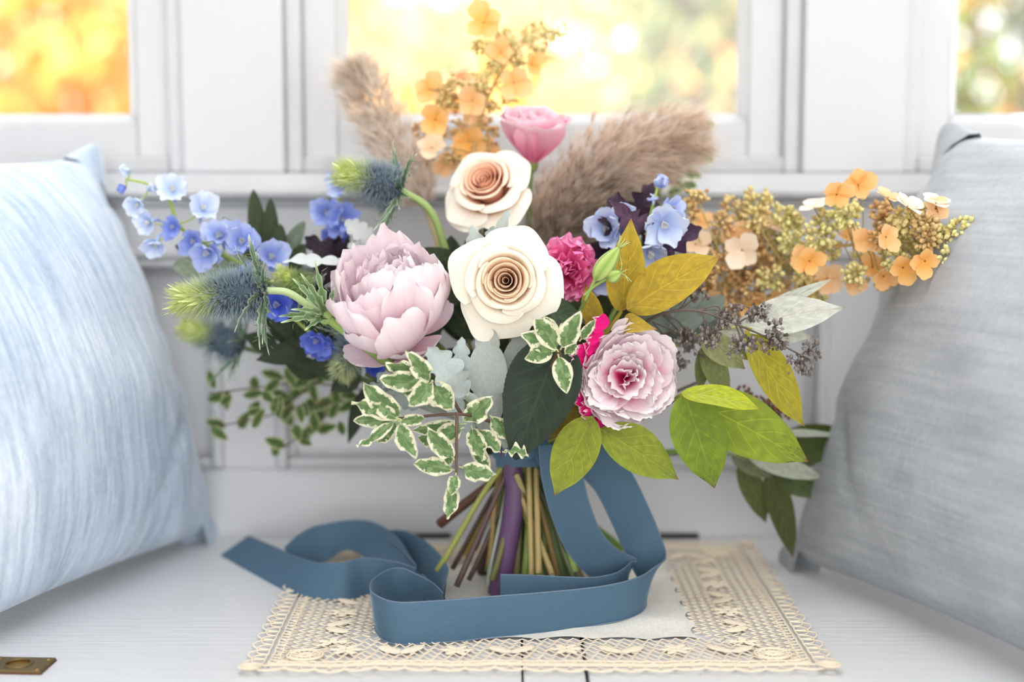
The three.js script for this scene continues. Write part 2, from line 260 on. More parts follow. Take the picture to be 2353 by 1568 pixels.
// ------------------------------------------------------------------ cushions
function cushion(name, label, A, B, d, width, T, mat, seed, wrinkle, scale) {   // A, B: lower and upper corner of the edge in view; d: along the seat
  const t = thing(name, label, 'cushion', A.clone()), upv = B.clone().sub(A), nrm = upv.clone().cross(d).normalize(); if (nrm.z < 0) nrm.negate();
  const L = upv.length(), N = 44;
  const surf = (side) => (a, b) => {
    const u = a * 2 - 1, v = b * 2 - 1, pin = 0.045;
    const uu = u * (1 - pin * (1 - v * v) * Math.abs(u) ** 3), vv = v * (1 - pin * (1 - u * u) * Math.abs(v) ** 3);
    const prof = Math.pow(Math.max(0, (1 - u ** 4)) * Math.max(0, (1 - v ** 4)), 0.5) * (0.55 + 0.45 * (1 - u * u) * (1 - v * v));
    const eu = 1 - Math.abs(u), ev = 1 - Math.abs(v), nearEdge = Math.exp(-eu * 5) + Math.exp(-ev * 5);
    let w = wrinkle * prof ** 0.4 * (noise(a * 7 + seed, b * 7, seed) - 0.5) * 1.4 + wrinkle * nearEdge * (noise(a * (ev < eu ? 16 : 3) + 3, b * (eu < ev ? 16 : 3) + 5, seed + 1) - 0.5) * 2.2 * Math.min(1, prof * 4);
    w -= wrinkle * 1.2 * Math.exp(-(((a + b * 0.8 - 0.42) / 0.016) ** 2)) * smooth(0.03, 0.2, a) * smooth(0.45, 0.2, a) * (side > 0 ? 1 : 0);
    const p = A.clone().addScaledVector(d, (uu * 0.5 + 0.5) * width).addScaledVector(upv, vv * 0.5 + 0.5);
    p.addScaledVector(nrm, side * T * prof + w);
    return { p, uv: [a * width * scale, b * L * scale] };
  };
  part(t, 'front_panel', new Geo().grid(N, N, surf(1)), mat); part(t, 'back_panel', new Geo().grid(N, N, surf(-1)), mat);
  for (const [u, v] of [[0, 0], [0, 1]]) {                               // dog-ear corners
    const c = A.clone().addScaledVector(d, u * width).addScaledVector(upv, v), out = d.clone().multiplyScalar(-1).addScaledVector(upv.clone().normalize(), v ? 0.9 : -0.05).normalize();
    const ax = out.clone().cross(nrm).normalize(); if (!v) out.y = Math.max(out.y, 0.02);
    part(t, 'corner', new Geo().grid(10, 8, (a, b) => { const an = a * Math.PI * 2, r = (1 - b * 0.8) * 0.027 * (b < 0.9 ? 1 : 1 - (b - 0.9) * 8); return { p: c.clone().addScaledVector(out, b * 0.04 - 0.027).addScaledVector(ax, Math.cos(an) * r).addScaledVector(nrm, Math.sin(an) * r * 0.45), uv: [a * 0.04 * scale, b * 0.04 * scale] }; }), mat);
  }
  const e = new Geo(); const edge = []; for (let k = 0; k <= 24; k++) { const r = surf(0)(0, k / 24); edge.push(r.p); } e.tube(edge, 0.0012, 0.0012, [1, 1, 1], [1, 1, 1], 6, 48); part(t, 'seam', e, mat);
}
const velvetMap = texture(512, (u, v) => { const f = noise(u * 150, v * 16, 51, 0), g = noise(u * 60, v * 9, 52, 0), h = noise(u * 4, v * 5, 53, 0), k = noise(u * 220, v * 120, 54); const t = clamp(0.55 + 0.4 * (f - 0.5) + 0.3 * (g - 0.5) + 0.5 * (h - 0.5) + 0.2 * (k - 0.5)); return mixc([0.61, 0.69, 0.78], [0.9, 0.935, 0.975], t); });
const linenMap = texture(512, (u, v) => { const f = noise(u * 7, v * 170, 61), g = noise(u * 14, v * 60, 62), k = noise(u * 160, v * 160, 63); const t = clamp(0.5 + 0.38 * (f - 0.5) + 0.3 * (g - 0.5) + 0.25 * (k - 0.5)); return mixc([0.58, 0.6, 0.62], [0.72, 0.735, 0.75], t); });
const weave = texture(256, (u, v) => noise(u * 120, v * 30, 64, 0) * 0.5 + noise(u * 30, v * 120, 65, 0) * 0.5, false);
const sheenW = new THREE.Color(1, 1, 1);
const benchAt = (px, py, y = 0) => { const d = at(px, py, -1).sub(EYE); return EYE.clone().addScaledVector(d, (y - EYE.y) / d.y); };
{
  const A = benchAt(486, 1236), d = benchAt(0, 1452).sub(A).setY(0).normalize(), B = at(215, 362, -0.163);
  cushion('velvet_cushion', 'pale blue velvet cushion leaning beside the thistle', A.setY(0.006), B, d, 0.4, 0.075, phys({ map: velvetMap, roughness: 0.75, sheen: 0.9, sheenColor: sheenW, sheenRoughness: 0.45, bumpMap: weave, bumpScale: 0.0006 }), 3, 0.006, 2.5);
}
{
  const A = benchAt(1812, 1296), d = benchAt(2353, 1548).sub(A).setY(0).normalize(), B = at(2178, 312, -0.115);
  cushion('satin_cushion', 'silver grey slub satin cushion leaning beside the dried hydrangea', A.setY(0.006), B, d, 0.42, 0.07, phys({ map: linenMap, roughness: 0.5, sheen: 0.5, sheenColor: sheenW, sheenRoughness: 0.4, bumpMap: weave, bumpScale: 0.0004 }), 8, 0.005, 2.5);
}

// ------------------------------------------------------------------ crochet doily
{
  const yaw = 0.006, c0 = V(0.0165, 0, 0.013), hx = 0.1765, hz = 0.1525;
  const lift = (a, b) => 0.0011 + 0.0016 * noise(a * 40 + 50, b * 40 + 50, 71) + 0.0022 * smooth(0.12, 0.17, b) * noise(a * 30 + 9, b * 12 + 5, 72);
  const P = (a, b, h = 0) => V(c0.x + a * Math.cos(yaw) + b * Math.sin(yaw), lift(a, b) + h, c0.z + b * Math.cos(yaw) - a * Math.sin(yaw));
  const t = thing('lace_doily', 'cream crochet lace doily with plain cloth centre under the bouquet', 'doily', c0.clone());
  const cotton = col('#f3e3ca'), thread = std({ vertexColors: true, roughness: 0.9 });
  const clothMap = texture(256, (u, v) => 0.93 + 0.1 * (noise(u * 90, v * 90, 73, 90) - 0.5) + 0.05 * (noise(u * 6, v * 6, 74, 6) - 0.5), true, 3, 3);
  const ia = 0.108, ib = 0.094;
  const cut = (s) => 1 - 0.05 * Math.abs(Math.sin(s * 9.4));
  part(t, 'centre_cloth', new Geo().grid(60, 52, (u, v) => { let a = (u * 2 - 1), b = (v * 2 - 1); const aa = a * ia * mix(1, cut(b), Math.abs(a) ** 6), bb = b * ib * mix(1, cut(a), Math.abs(b) ** 6); return { p: P(aa, bb, 0.0003), c: col('#f4f0e6'), uv: [u, v] }; }), std({ vertexColors: true, roughness: 0.95, map: clothMap }));
  const rad = 0.0005;
  const run = (g, pts, r = rad, st = 0, closed) => { const q = pts.map(([a, b, h]) => P(a, b, h ?? 0)); g.tube(q, r, r, cotton, cotton, 4, st || (pts.length - 1) * 2); };
  // four sides: s runs along the side, d inwards from the outer edge
  const sides = [{ L: 2 * hx, f: (s, d) => [s - hx, hz - d] }, { L: 2 * hx, f: (s, d) => [s - hx, -hz + d] }, { L: 2 * hz, f: (s, d) => [-hx + d, s - hz] }, { L: 2 * hz, f: (s, d) => [hx - d, s - hz] }];
  for (const { L, f } of sides) {
    const edging = new Geo(), net = new Geo(), cord = new Geo();
    const n = Math.round(L / 0.0185);
    for (let k = 0; k < n; k++) for (const [o, e, r] of [[0, -0.0085, 0.0006], [0.5, -0.0045, 0.0005]]) {                // scalloped loops
      const s0 = (k + o) * L / n, s1 = s0 + L / n, j = (hash(k, o * 2, 75) - 0.5) * 0.003; if (s1 > L + 0.001) continue;
      run(edging, [[...f(s0, 0.004)], [...f(s0 + 0.0022, e * 0.55)], [...f((s0 + s1) / 2 + j, e), 0.0006], [...f(s1 - 0.0022, e * 0.55)], [...f(s1, 0.004)]], r, 8);
    }
    for (const d of [0.004, 0.0075, 0.0125]) { const q = []; for (let k = 0; k <= 60; k++) q.push([...f(mix(d, L - d, k / 60), d + 0.0004 * Math.sin(k * 2.1))]); run(cord, q, 0.0007, 90); }
    for (let s = 0.006; s < L - 0.006; s += 0.006) run(cord, [f(s, 0.0075), f(s + 0.0016, 0.0125)], 0.0005, 1);
    const depth = f === sides[0].f || f === sides[1].f ? hz - ib : hx - ia;                                              // open net of looped stitches
    for (let r = 0, d = 0.0135; d < depth + 0.004; d += 0.0062, r++) {
      const q = [], m = Math.round((L - 2 * d) / 0.0042), ph = r % 2 ? 1 : 0; for (let k = 0; k <= m; k++) q.push([...f(d + (L - 2 * d) * k / m, d + ((k + ph) % 2 ? 0.0032 : -0.0032) + 0.0006 * (noise(k * 0.7, r, 76) - 0.5)), 0.0004 * (noise(k, r, 77) - 0.5)]);
      run(net, q, rad, m * 2);
    }
    part(t, 'edging', edging, thread).userData.kind = 'stuff'; part(t, 'net', net, thread).userData.kind = 'stuff'; part(t, 'cord', cord, thread);
    // closely worked leaves and rosettes
    const nm = Math.round(L / 0.035);
    for (let k = 0; k < nm; k++) {
      const sc = (k + 0.5) * L / nm, dc = depth * 0.62;
      if (k % 2) { for (let w = 0; w < 6; w++) { const an = w * Math.PI / 3; pad(sc + Math.cos(an) * 0.0062, dc + Math.sin(an) * 0.0062, an, 0.0056, 0.0026, 'rosette_petal'); } }
      else for (const q of [-1, 1]) pad(sc + q * 0.0075, dc, q * 0.85, 0.0105, 0.0046, 'leaf_motif');
      function pad(s, d, an, ra, rb, name) {
        if (s < d + 0.004 || s > L - d - 0.004) return;
        part(t, name, new Geo().grid(10, 6, (u, v) => { const x = (u * 2 - 1), y = (v * 2 - 1) * Math.sqrt(Math.max(0, 1 - x * x)), lx = x * ra, ly = y * rb; const q = f(s + lx * Math.cos(an) - ly * Math.sin(an), d + lx * Math.sin(an) + ly * Math.cos(an)); return { p: P(q[0], q[1], 0.0005 + 0.0007 * (1 - y * y) * (1 - x * x) + 0.00022 * Math.sin(u * 40)), c: cotton }; }), thread);
      }
    }
  }
  for (const sx of [-1, 1]) for (const sz of [-1, 1]) {                                                                   // wheels worked in the corners
    const cx = sx * (hx - 0.028), cz = sz * (hz - 0.026), g = new Geo();
    for (const r of [0.0022, 0.0045, 0.0095, 0.0115]) { const q = []; for (let k = 0; k <= 20; k++) q.push([cx + Math.cos(k * Math.PI / 10) * r, cz + Math.sin(k * Math.PI / 10) * r, 0.0008]); run(g, q, 0.0007, 40); }
    for (let k = 0; k < 14; k++) { const a = k * Math.PI / 7; run(g, [[cx + Math.cos(a) * 0.002, cz + Math.sin(a) * 0.002, 0.0008], [cx + Math.cos(a) * 0.0115, cz + Math.sin(a) * 0.0115, 0.0008]], 0.0005, 1); }
    part(t, 'corner_wheel', g, thread);
    const cn = new Geo(); for (let k = 0; k < 5; k++) { const q = []; for (let j = 0; j <= 10; j++) { const a = j / 10 * Math.PI * 2, r = 0.004 + k * 0.0008; q.push([sx * (hx + 0.002) + Math.cos(a) * r, sz * (hz + 0.002) + Math.sin(a) * r * 0.8, 0.0005 * k]); } run(cn, q, 0.0004, 20); } part(t, 'corner_tassel', cn, thread);
  }
}

// ------------------------------------------------------------------ plant builders
const BIND = at(1205, 1052, 0.0);
const R0 = rng(4242);
function stemOf(t, from, opts = {}) {                                    // from a bloom down through the binding to the cut end
  const { end, r = 0.0022, c = '#6f8a45', c2 = c, via = [], rf = null, seg = 8 } = opts, j = opts.j ?? [(R0() - 0.5) * 0.024, (R0() - 0.5) * 0.02];
  const b = BIND.clone().add(V(j[0], (R0() - 0.5) * 0.006, j[1])), dir = b.clone().sub(from), e = end ?? b.clone().add(V(dir.x * 0.28 + (R0() - 0.5) * 0.055, -BIND.y * (0.74 + 0.24 * R0()), Math.min(0.03, Math.max(-0.07, dir.z * 0.3 + (R0() - 0.5) * 0.03))));
  if (!end) e.x = Math.min(e.x, BIND.x + 0.036);
  e.y = Math.max(e.y, 0.004);
  const g = new Geo(); g.tube([from, ...via, b, e], r * 0.9, r * 1.5, col(c), col(c2), seg, 8 * (via.length + 2), rf); return part(t, 'stem', g, M.stem);
}
function leafGeo(o) {
  const { base, tip, w, up = V(0, 0.2, 1), prof = (t) => Math.sin(Math.PI * Math.pow(t, 0.8)) ** 0.85, fold = 0.35, bow = 0.06, wave = 0, waveN = 3, ph = 0, twist = 0, curl = 0, nu = 8, nv = 16, c = () => [1, 1, 1], asym = 0 } = o;
  const ax = tip.clone().sub(base), L = ax.length(), y = ax.clone().divideScalar(L), n0 = up.clone().addScaledVector(y, -up.dot(y)).normalize(), x0 = y.clone().cross(n0).normalize();
  return new Geo().grid(nu, nv, (u, t) => {
    const s = u * 2 - 1, tw = twist * (t - 0.3), x = x0.clone().multiplyScalar(Math.cos(tw)).addScaledVector(n0, Math.sin(tw)), n = n0.clone().multiplyScalar(Math.cos(tw)).addScaledVector(x0, -Math.sin(tw));
    const hw = Math.max(0.00025, w * prof(t, s)), p = base.clone().addScaledVector(y, L * t).addScaledVector(n0, bow * L * 4 * t * (1 - t) - curl * L * Math.max(0, t - 0.55) ** 2 * 4).addScaledVector(x0, asym * L * 4 * t * (1 - t));
    p.addScaledVector(x, s * hw * Math.cos(fold)).addScaledVector(n, Math.abs(s) * hw * Math.sin(fold) + wave * w * s * s * Math.sin(waveN * t * 6.283 + ph + (s > 0 ? 1.7 : 0)));
    return { p, c: c(t, s), uv: [u, t] };
  });
}
const lobes = (n, deep, sharp = 1) => (t) => { const b = Math.sin(Math.PI * Math.pow(t, 0.7)) ** 0.6 * (0.45 + 0.6 * t); const k = Math.abs(Math.sin(t * n * Math.PI)) ** sharp; return b * (1 - deep + deep * k) * (t > 0.96 ? 0.6 : 1) + 0.04; };
function petalGeo(o) {                                                   // grows along +y, its inner face towards +z
  const { L, W, wpos = 0.62, bw = 0.2, tw = 0.72, cup = 1.1, b0 = 0, b1 = 0.6, ruf = 0, rn = 3, notch = 0, seed = 0, nu = 10, nv = 12, round = 0.14, c } = o;
  const pts = []; let py = 0, pz = 0; const step = 40; for (let k = 0; k <= step * 1.2; k++) { pts.push([py, pz]); const ph = b0 * (k / step) + b1 * (k / step) ** 2; py += Math.cos(ph) * L / step; pz += Math.sin(ph) * L / step; }
  return new Geo().grid(nu, nv, (u, v) => {
    const s = u * 2 - 1, w = W * (v < wpos ? bw + (1 - bw) * Math.sin(Math.PI / 2 * v / wpos) : mix(tw, 1, Math.sqrt(1 - ((v - wpos) / (1 - wpos)) ** 2)));
    const tv = v * (1 - round * s * s * v * v - notch * v * v * (noise(u * 5 + seed * 3.1, seed, 81) * 0.7 + noise(u * 13 + seed * 1.7, seed, 82) * 0.5 - 0.2)), k = clamp(tv, 0, 1.18) * step, i = Math.floor(k), f = k - i;
    const y = mix(pts[i][0], pts[i + 1][0], f), z = mix(pts[i][1], pts[i + 1][1], f), ph = b0 * tv + b1 * tv * tv, a = s * cup * 0.5, kk = Math.max(0.05, cup * 0.5);
    const x = w * Math.sin(a) / kk, dz = w * (1 - Math.cos(a)) / kk + ruf * L * v * v * (Math.sin(rn * s * 3.14 + seed * 2.3) + 0.6 * Math.sin(rn * 2.3 * s * 3.14 + seed * 5)) * 0.5;
    return { p: V(x, y - dz * Math.sin(ph), z + dz * Math.cos(ph)), c: c(v, s), uv: [u, v] };
  });
}
const basis = new THREE.Matrix4();
function setOn(g, pos, grow, face) { const y = grow.clone().normalize(), z = face.clone().addScaledVector(y, -face.dot(y)).normalize(), x = y.clone().cross(z); basis.makeBasis(x, y, z).setPosition(pos); const v = V(0, 0, 0); for (let k = 0; k < g.p.length; k += 3) { v.set(g.p[k], g.p[k + 1], g.p[k + 2]).applyMatrix4(basis); g.p[k] = v.x; g.p[k + 1] = v.y; g.p[k + 2] = v.z; } return g; }
function frame(axis) { const a = axis.clone().normalize(), x = (Math.abs(a.y) < 0.95 ? V(0, 1, 0) : V(1, 0, 0)).cross(a).normalize(), y = a.clone().cross(x); return { a, x, y, rad: (th) => x.clone().multiplyScalar(Math.cos(th)).addScaledVector(y, Math.sin(th)) }; }
// a ring of petals: grow at angle phi from the axis, bending back over it
function petalRing(t, c, F, n, th0, phi, o, jit, R, name = 'petal', parent = t) {
  for (let k = 0; k < n; k++) {
    const th = th0 + (k + (R() - 0.5) * jit) / n * Math.PI * 2, ph = phi + (R() - 0.5) * 0.35 * jit, r = F.rad(th), grow = F.a.clone().multiplyScalar(Math.cos(ph)).addScaledVector(r, Math.sin(ph)), face = F.a.clone().multiplyScalar(Math.sin(ph)).addScaledVector(r, -Math.cos(ph));
    const s = 1 + (R() - 0.5) * (o.lj ?? 0.25) * jit, tilt = (R() - 0.5) * jit * 0.7, sd = Math.floor(R() * 900), side = grow.clone().cross(face); face.addScaledVector(side, tilt);
    const oo = { ...o, L: o.L * s, W: o.W * (1 + (R() - 0.5) * 0.3 * jit), seed: sd, c: o.pick(R, th) };
    part(parent, name, setOn(petalGeo(oo), c.clone().addScaledVector(r, o.r0 ?? 0), grow, face), M.petalSoft);
  }
}
function rose(label, c, axis, Rr, pal, end, opts = {}) {
  const t = thing('rose', label, 'rose', c.clone()), F = frame(axis), R = rng(opts.seed ?? 5), put = (r, th, h) => c.clone().addScaledVector(F.rad(th), r).addScaledVector(F.a, h);
  const rings = [[3, 0.06, 2.3], [3, 0.13, 2.0], [4, 0.21, 1.6], [4, 0.3, 1.35], [4, 0.4, 1.25], [4, 0.52, 1.2], [5, 0.69, 1.02], [5, 0.9, 0.92]]; let turn = 0;
  for (const [cnt, q0, ha0] of rings) for (let i = 0; i < cnt; i++) {
    const q = q0 * (0.94 + 0.12 * R()), th = (turn += 6.2832 / cnt + 0.35 + (R() - 0.5) * 0.3), rho = Rr * q, ha = ha0 * (0.92 + 0.16 * R()), yr = Rr * (0.2 + 0.22 * Math.sin(q * 2.4) - 0.62 * q ** 2.4 + (R() - 0.5) * 0.05), yb = -Rr * 0.8, curl = mix(0.03, 0.26, smooth(0.25, 0.95, q)), ph = R() * 6, tip = smooth(0.5, 0.9, q) * (0.1 + 0.5 * R()), pw = mix(0.45, 0.95, smooth(0.3, 0.95, q));
    const deep = mixc(pal[0], pal[1], smooth(0.15, 0.75, q)), edge = mixc(pal[1], pal[2], smooth(0.25, 0.75, q));
    const g = new Geo().grid(24, 16, (u, v) => {
      const s = u * 2 - 1, a = th + s * ha, vv = v * (1 - 0.13 * s * s * s * s), open = rho * (0.16 + 0.84 * Math.pow(vv, pw)) * (1 + 0.06 * s);
      const lip = Math.max(0, vv - 0.7) / 0.3, r = open + rho * curl * lip * lip * (0.6 + tip * 1.6 * Math.exp(-((s / 0.28) ** 2))) + Rr * 0.018 * lip * Math.sin(s * 4 + ph) * q, h = yb + (yr - yb) * Math.sin(Math.min(1, vv * 1.02) * Math.PI / 2) - Rr * curl * 0.55 * lip * lip + Rr * 0.03 * lip * Math.sin(s * 5 + ph * 2) * (0.3 + q);
      return { p: put(r, a, h), c: mixc(deep, edge, smooth(0.4, 0.95, v)), uv: [u, v] };
    });
    part(t, 'petal', g, q < 0.5 ? M.petalSoft : M.petal);
  }
  const cal = new Geo(); cal.blob(put(0, 0, -Rr * 0.95), Rr * 0.26, Rr * 0.26, Rr * 0.26, col('#6b8a48'), 10, 8); part(t, 'calyx', cal, M.stem);
  for (let k = 0; k < 5; k++) { const r = F.rad(k * 1.257 + 0.4); part(t, 'sepal', leafGeo({ base: put(Rr * 0.1, k * 1.257 + 0.4, -Rr * 0.9), tip: put(Rr * 0.72, k * 1.257 + 0.4, -Rr * (opts.sepal ?? 0.75)), up: F.a, w: Rr * 0.13, nu: 4, nv: 8, c: () => col('#7d9a52') }), M.sepal); }
  stemOf(t, put(0, 0, -Rr), { end, r: 0.003, c: opts.stem ?? '#7a6a4a', c2: opts.stem2 ?? '#8a7450' });
  return t;
}

// ------------------------------------------------------------------ roses
rose('cream garden rose with peach centre, wide open between both peonies', at(1163, 645, 0.062), V(-0.05, 0.1, 1), 0.0362, [col('#ffd6b2'), col('#ffe2c2'), col('#fffaea')], benchAt(1332, 1346), { seed: 5, n: 42 });
rose('peach blush rose standing above the cream rose', at(1118, 424, -0.028), V(-0.3, 0.55, 0.8), 0.0335, [col('#ffb48e'), col('#ffd0b0'), col('#fff6e6')], benchAt(1262, 1288), { seed: 17, n: 34, stem: '#8a9a60', stem2: '#cdb98a' });

// ------------------------------------------------------------------ peonies
{
  const c = at(926, 784, 0.03), ax = V(-0.16, 0.86, 0.5), t = thing('peony', 'large pale blush peony in a tall ball of petals', 'peony', c.clone()), F = frame(ax), R = rng(77);
  const pale = col('#fff2f6'), mid = col('#ffdde8'), deep = col('#ff9cbc');
  const pick = (k) => (R2) => { const d = R2() * k; return (v, s) => mixc(mixc(deep, mid, smooth(0.05, 0.45, v + 0.2 - d * 0.25)), pale, smooth(0.35, 0.95, v - d * 0.2)); };
  const o = (x) => ({ round: 0.09, notch: 0.1, ruf: 0.03, nu: 14, nv: 14, ...x });
  petalRing(t, c, F, 7, 0.3, 1.3, o({ L: 0.064, W: 0.0255, b0: 0.6, b1: 1.0, cup: 1.4, tw: 0.82, lj: 0.4, notch: 0.12, pick: pick(0.2), r0: 0.003 }), 0.9, R);
  petalRing(t, c, F, 8, 0.8, 1.12, o({ L: 0.078, W: 0.0255, b0: 0.5, b1: 1.2, cup: 1.3, tw: 0.8, lj: 0.35, notch: 0.12, pick: pick(0.4), r0: 0.003 }), 1, R);
  petalRing(t, c, F, 8, 0.1, 0.92, o({ L: 0.083, W: 0.0245, b0: 0.4, b1: 1.0, cup: 1.2, ruf: 0.04, lj: 0.3, notch: 0.12, pick: pick(0.5) }), 1.1, R);
  petalRing(t, c, F, 7, 0.5, 0.66, o({ L: 0.08, W: 0.023, b0: 0.3, b1: 0.7, cup: 1.1, ruf: 0.04, notch: 0.12, pick: pick(0.7) }), 1.1, R);
  petalRing(t, c, F, 6, 0.9, 0.42, o({ L: 0.07, W: 0.02, b0: 0.2, b1: 0.5, ruf: 0.05, notch: 0.14, pick: pick(0.9) }), 1.1, R);
  petalRing(t, c, F, 4, 1.9, 0.15, o({ L: 0.06, W: 0.016, b1: 0.3, ruf: 0.06, notch: 0.14, pick: pick(0.9) }), 1, R);
  petalRing(t, c, F, 6, 2.6, 1.75, o({ L: 0.045, W: 0.0216, b0: 0.7, b1: 0.6, cup: 1.2, pick: pick(0.2), r0: 0.003 }), 0.8, R, 'guard_petal');
  stemOf(t, c, { end: benchAt(1112, 1326), r: 0.0042, c: '#5a4034', c2: '#4a3030' });
}
{
  const c = at(1436, 868, 0.05), ax = V(0.06, 0.12, 1), t = thing('peony', 'ruffled pink and white double peony with magenta inner petals', 'peony', c.clone()), F = frame(ax), R = rng(31);
  const white = col('#fff6f8'), blush = col('#ffe0ea'), pink = col('#ff8cb6'), hot = col('#f4208c');
  const left = F.rad(0).x < 0 ? 0 : Math.PI;
  const pick = (k) => (R2, th) => { const d = R2(); return (v) => mixc(mixc(d < k ? hot : pink, blush, smooth(0.3, 0.68, v + 0.05)), white, smooth(0.55, 0.9, v)); };
  const o = (x) => ({ round: 0.1, notch: 0.16, ruf: 0.06, nu: 14, nv: 14, cup: 1.4, ...x });
  petalRing(t, c, F, 8, 0.2, 1.5, o({ L: 0.044, W: 0.021, b0: 0.8, b1: 0.7, ruf: 0.02, notch: 0.1, pick: pick(0) }), 0.6, R, 'guard_petal');
  petalRing(t, c, F, 8, 0.5, 1.36, o({ L: 0.044, W: 0.02, b0: 0.5, b1: 0.5, ruf: 0.03, notch: 0.1, pick: pick(0) }), 0.8, R);
  petalRing(t, c, F, 7, 0.1, 1.2, o({ L: 0.042, W: 0.018, b0: 0.35, b1: 0.4, ruf: 0.04, notch: 0.12, pick: pick(0) }), 0.9, R);
  petalRing(t, c, F, 7, 0.8, 1.0, o({ L: 0.039, W: 0.016, b0: 0.2, b1: 0.3, ruf: 0.05, notch: 0.14, pick: pick(0.1) }), 1, R);
  petalRing(t, c, F, 6, 0.3, 0.78, o({ L: 0.036, W: 0.014, b0: 0.1, b1: 0.2, ruf: 0.06, notch: 0.16, pick: pick(0.3) }), 1.1, R);
  petalRing(t, c, F, 4, 0.6, 0.5, o({ L: 0.032, W: 0.012, ruf: 0.07, b1: 0.2, pick: pick(0.6) }), 1.2, R);
  petalRing(t, c, F, 3, 0.9, 0.22, o({ L: 0.028, W: 0.009, ruf: 0.08, b1: 0.2, pick: pick(1) }), 1.2, R);
  const hotPick = () => (v) => mixc(hot, white, smooth(0.82, 0.97, v));
  for (let k = 0; k < 11; k++) { const py = 745 + k * 24, px = 1366 - 52 * Math.sin((k + 1) / 12.5 * Math.PI), p = at(px + 46, py, 0.062), tip = at(px - 8 + (R() - 0.5) * 20, py + (R() - 0.5) * 24, 0.074); part(t, 'magenta_petal', setOn(petalGeo({ L: p.distanceTo(tip), W: 0.0075, notch: 0.3, ruf: 0.16, rn: 3, seed: k, nu: 8, nv: 8, b1: 0.5, c: hotPick() }), p, tip.clone().sub(p), V(-0.3, 0, 1)), M.petalSoft); }
  for (const [a, b, x, y] of [[1360, 790, 1340, 752], [1405, 760, 1446, 728], [1530, 800, 1562, 806], [1540, 840, 1565, 850]]) { const p = at(a, b, 0.05), tip = at(x, y, 0.062); part(t, 'narrow_petal', setOn(petalGeo({ L: p.distanceTo(tip), W: 0.0035, round: 0.3, cup: 1.4, nu: 6, nv: 8, b1: 0.3, c: () => white }), p, tip.clone().sub(p), V(0, 0, 1)), M.petalSoft); }
  stemOf(t, c.clone().add(V(0, -0.004, -0.012)), { end: benchAt(1376, 1336), r: 0.0032, c: '#7d7a48', c2: '#b07048', via: [at(1330, 980, 0.02)] });
}
// ------------------------------------------------------------------ lisianthus
{
  const c = at(1298, 625, 0.012), t = thing('lisianthus', 'hot pink ruffled lisianthus tucked against the cream rose', 'flower', c.clone()), F = frame(V(0.14, 0.12, 1)), R = rng(12), a = col('#ff8cc4'), b = col('#ff58a8'), e = col('#ffaed6');
  const pick = () => (R2) => { const k = R2(); return (v) => mixc(b, k < 0.5 ? a : e, smooth(0.3, 0.95, v)); };
  for (const [n, ph, L, W, b1] of [[5, 1.4, 0.028, 0.0175, 0.5], [5, 1.15, 0.03, 0.0165, 0.2], [5, 0.88, 0.031, 0.015, 0.0], [4, 0.6, 0.031, 0.0135, -0.1], [3, 0.3, 0.03, 0.012, -0.1]]) petalRing(t, c, F, n, R() * 6, ph, { L, W, b0: 0.4, b1, ruf: 0.16, rn: 3, notch: 0.16, nu: 14, cup: 1.3, pick: pick() }, 0.9, R);
  stemOf(t, c, { r: 0.0018 });
}
{
  const c = at(1222, 378, -0.065), t = thing('lisianthus', 'pink funnel-shaped lisianthus rising highest above the roses', 'flower', c.clone()), F = frame(V(0.02, 1, 0.22)), R = rng(15), a = col('#ffc4d8'), b = col('#fa8ab4'), e = col('#ffe0ea');
  const pick = () => (R2) => { const k = R2() * 0.3; return (v) => mixc(mixc(b, a, smooth(0.1, 0.65, v - k * 0.3)), e, smooth(0.7, 1, v)); };
  for (const [n, ph, L, W, b1] of [[5, 0.62, 0.047, 0.024, -0.75], [5, 0.5, 0.047, 0.022, -0.45], [5, 0.36, 0.045, 0.017, -0.1], [4, 0.2, 0.042, 0.013, 0.2]]) petalRing(t, c, F, n, R() * 6, ph, { L, W, b0: 0.25, b1, ruf: 0.05, rn: 2, notch: 0.05, cup: 1.6, bw: 0.16, pick: pick() }, 0.6, R);
  const g = new Geo(); g.blob(c, 0.005, 0.007, 0.005, col('#7d8a4a'), 8, 6); part(t, 'calyx', g, M.stem);
  stemOf(t, c, { r: 0.0018, via: [at(1215, 520, -0.06)] });
}
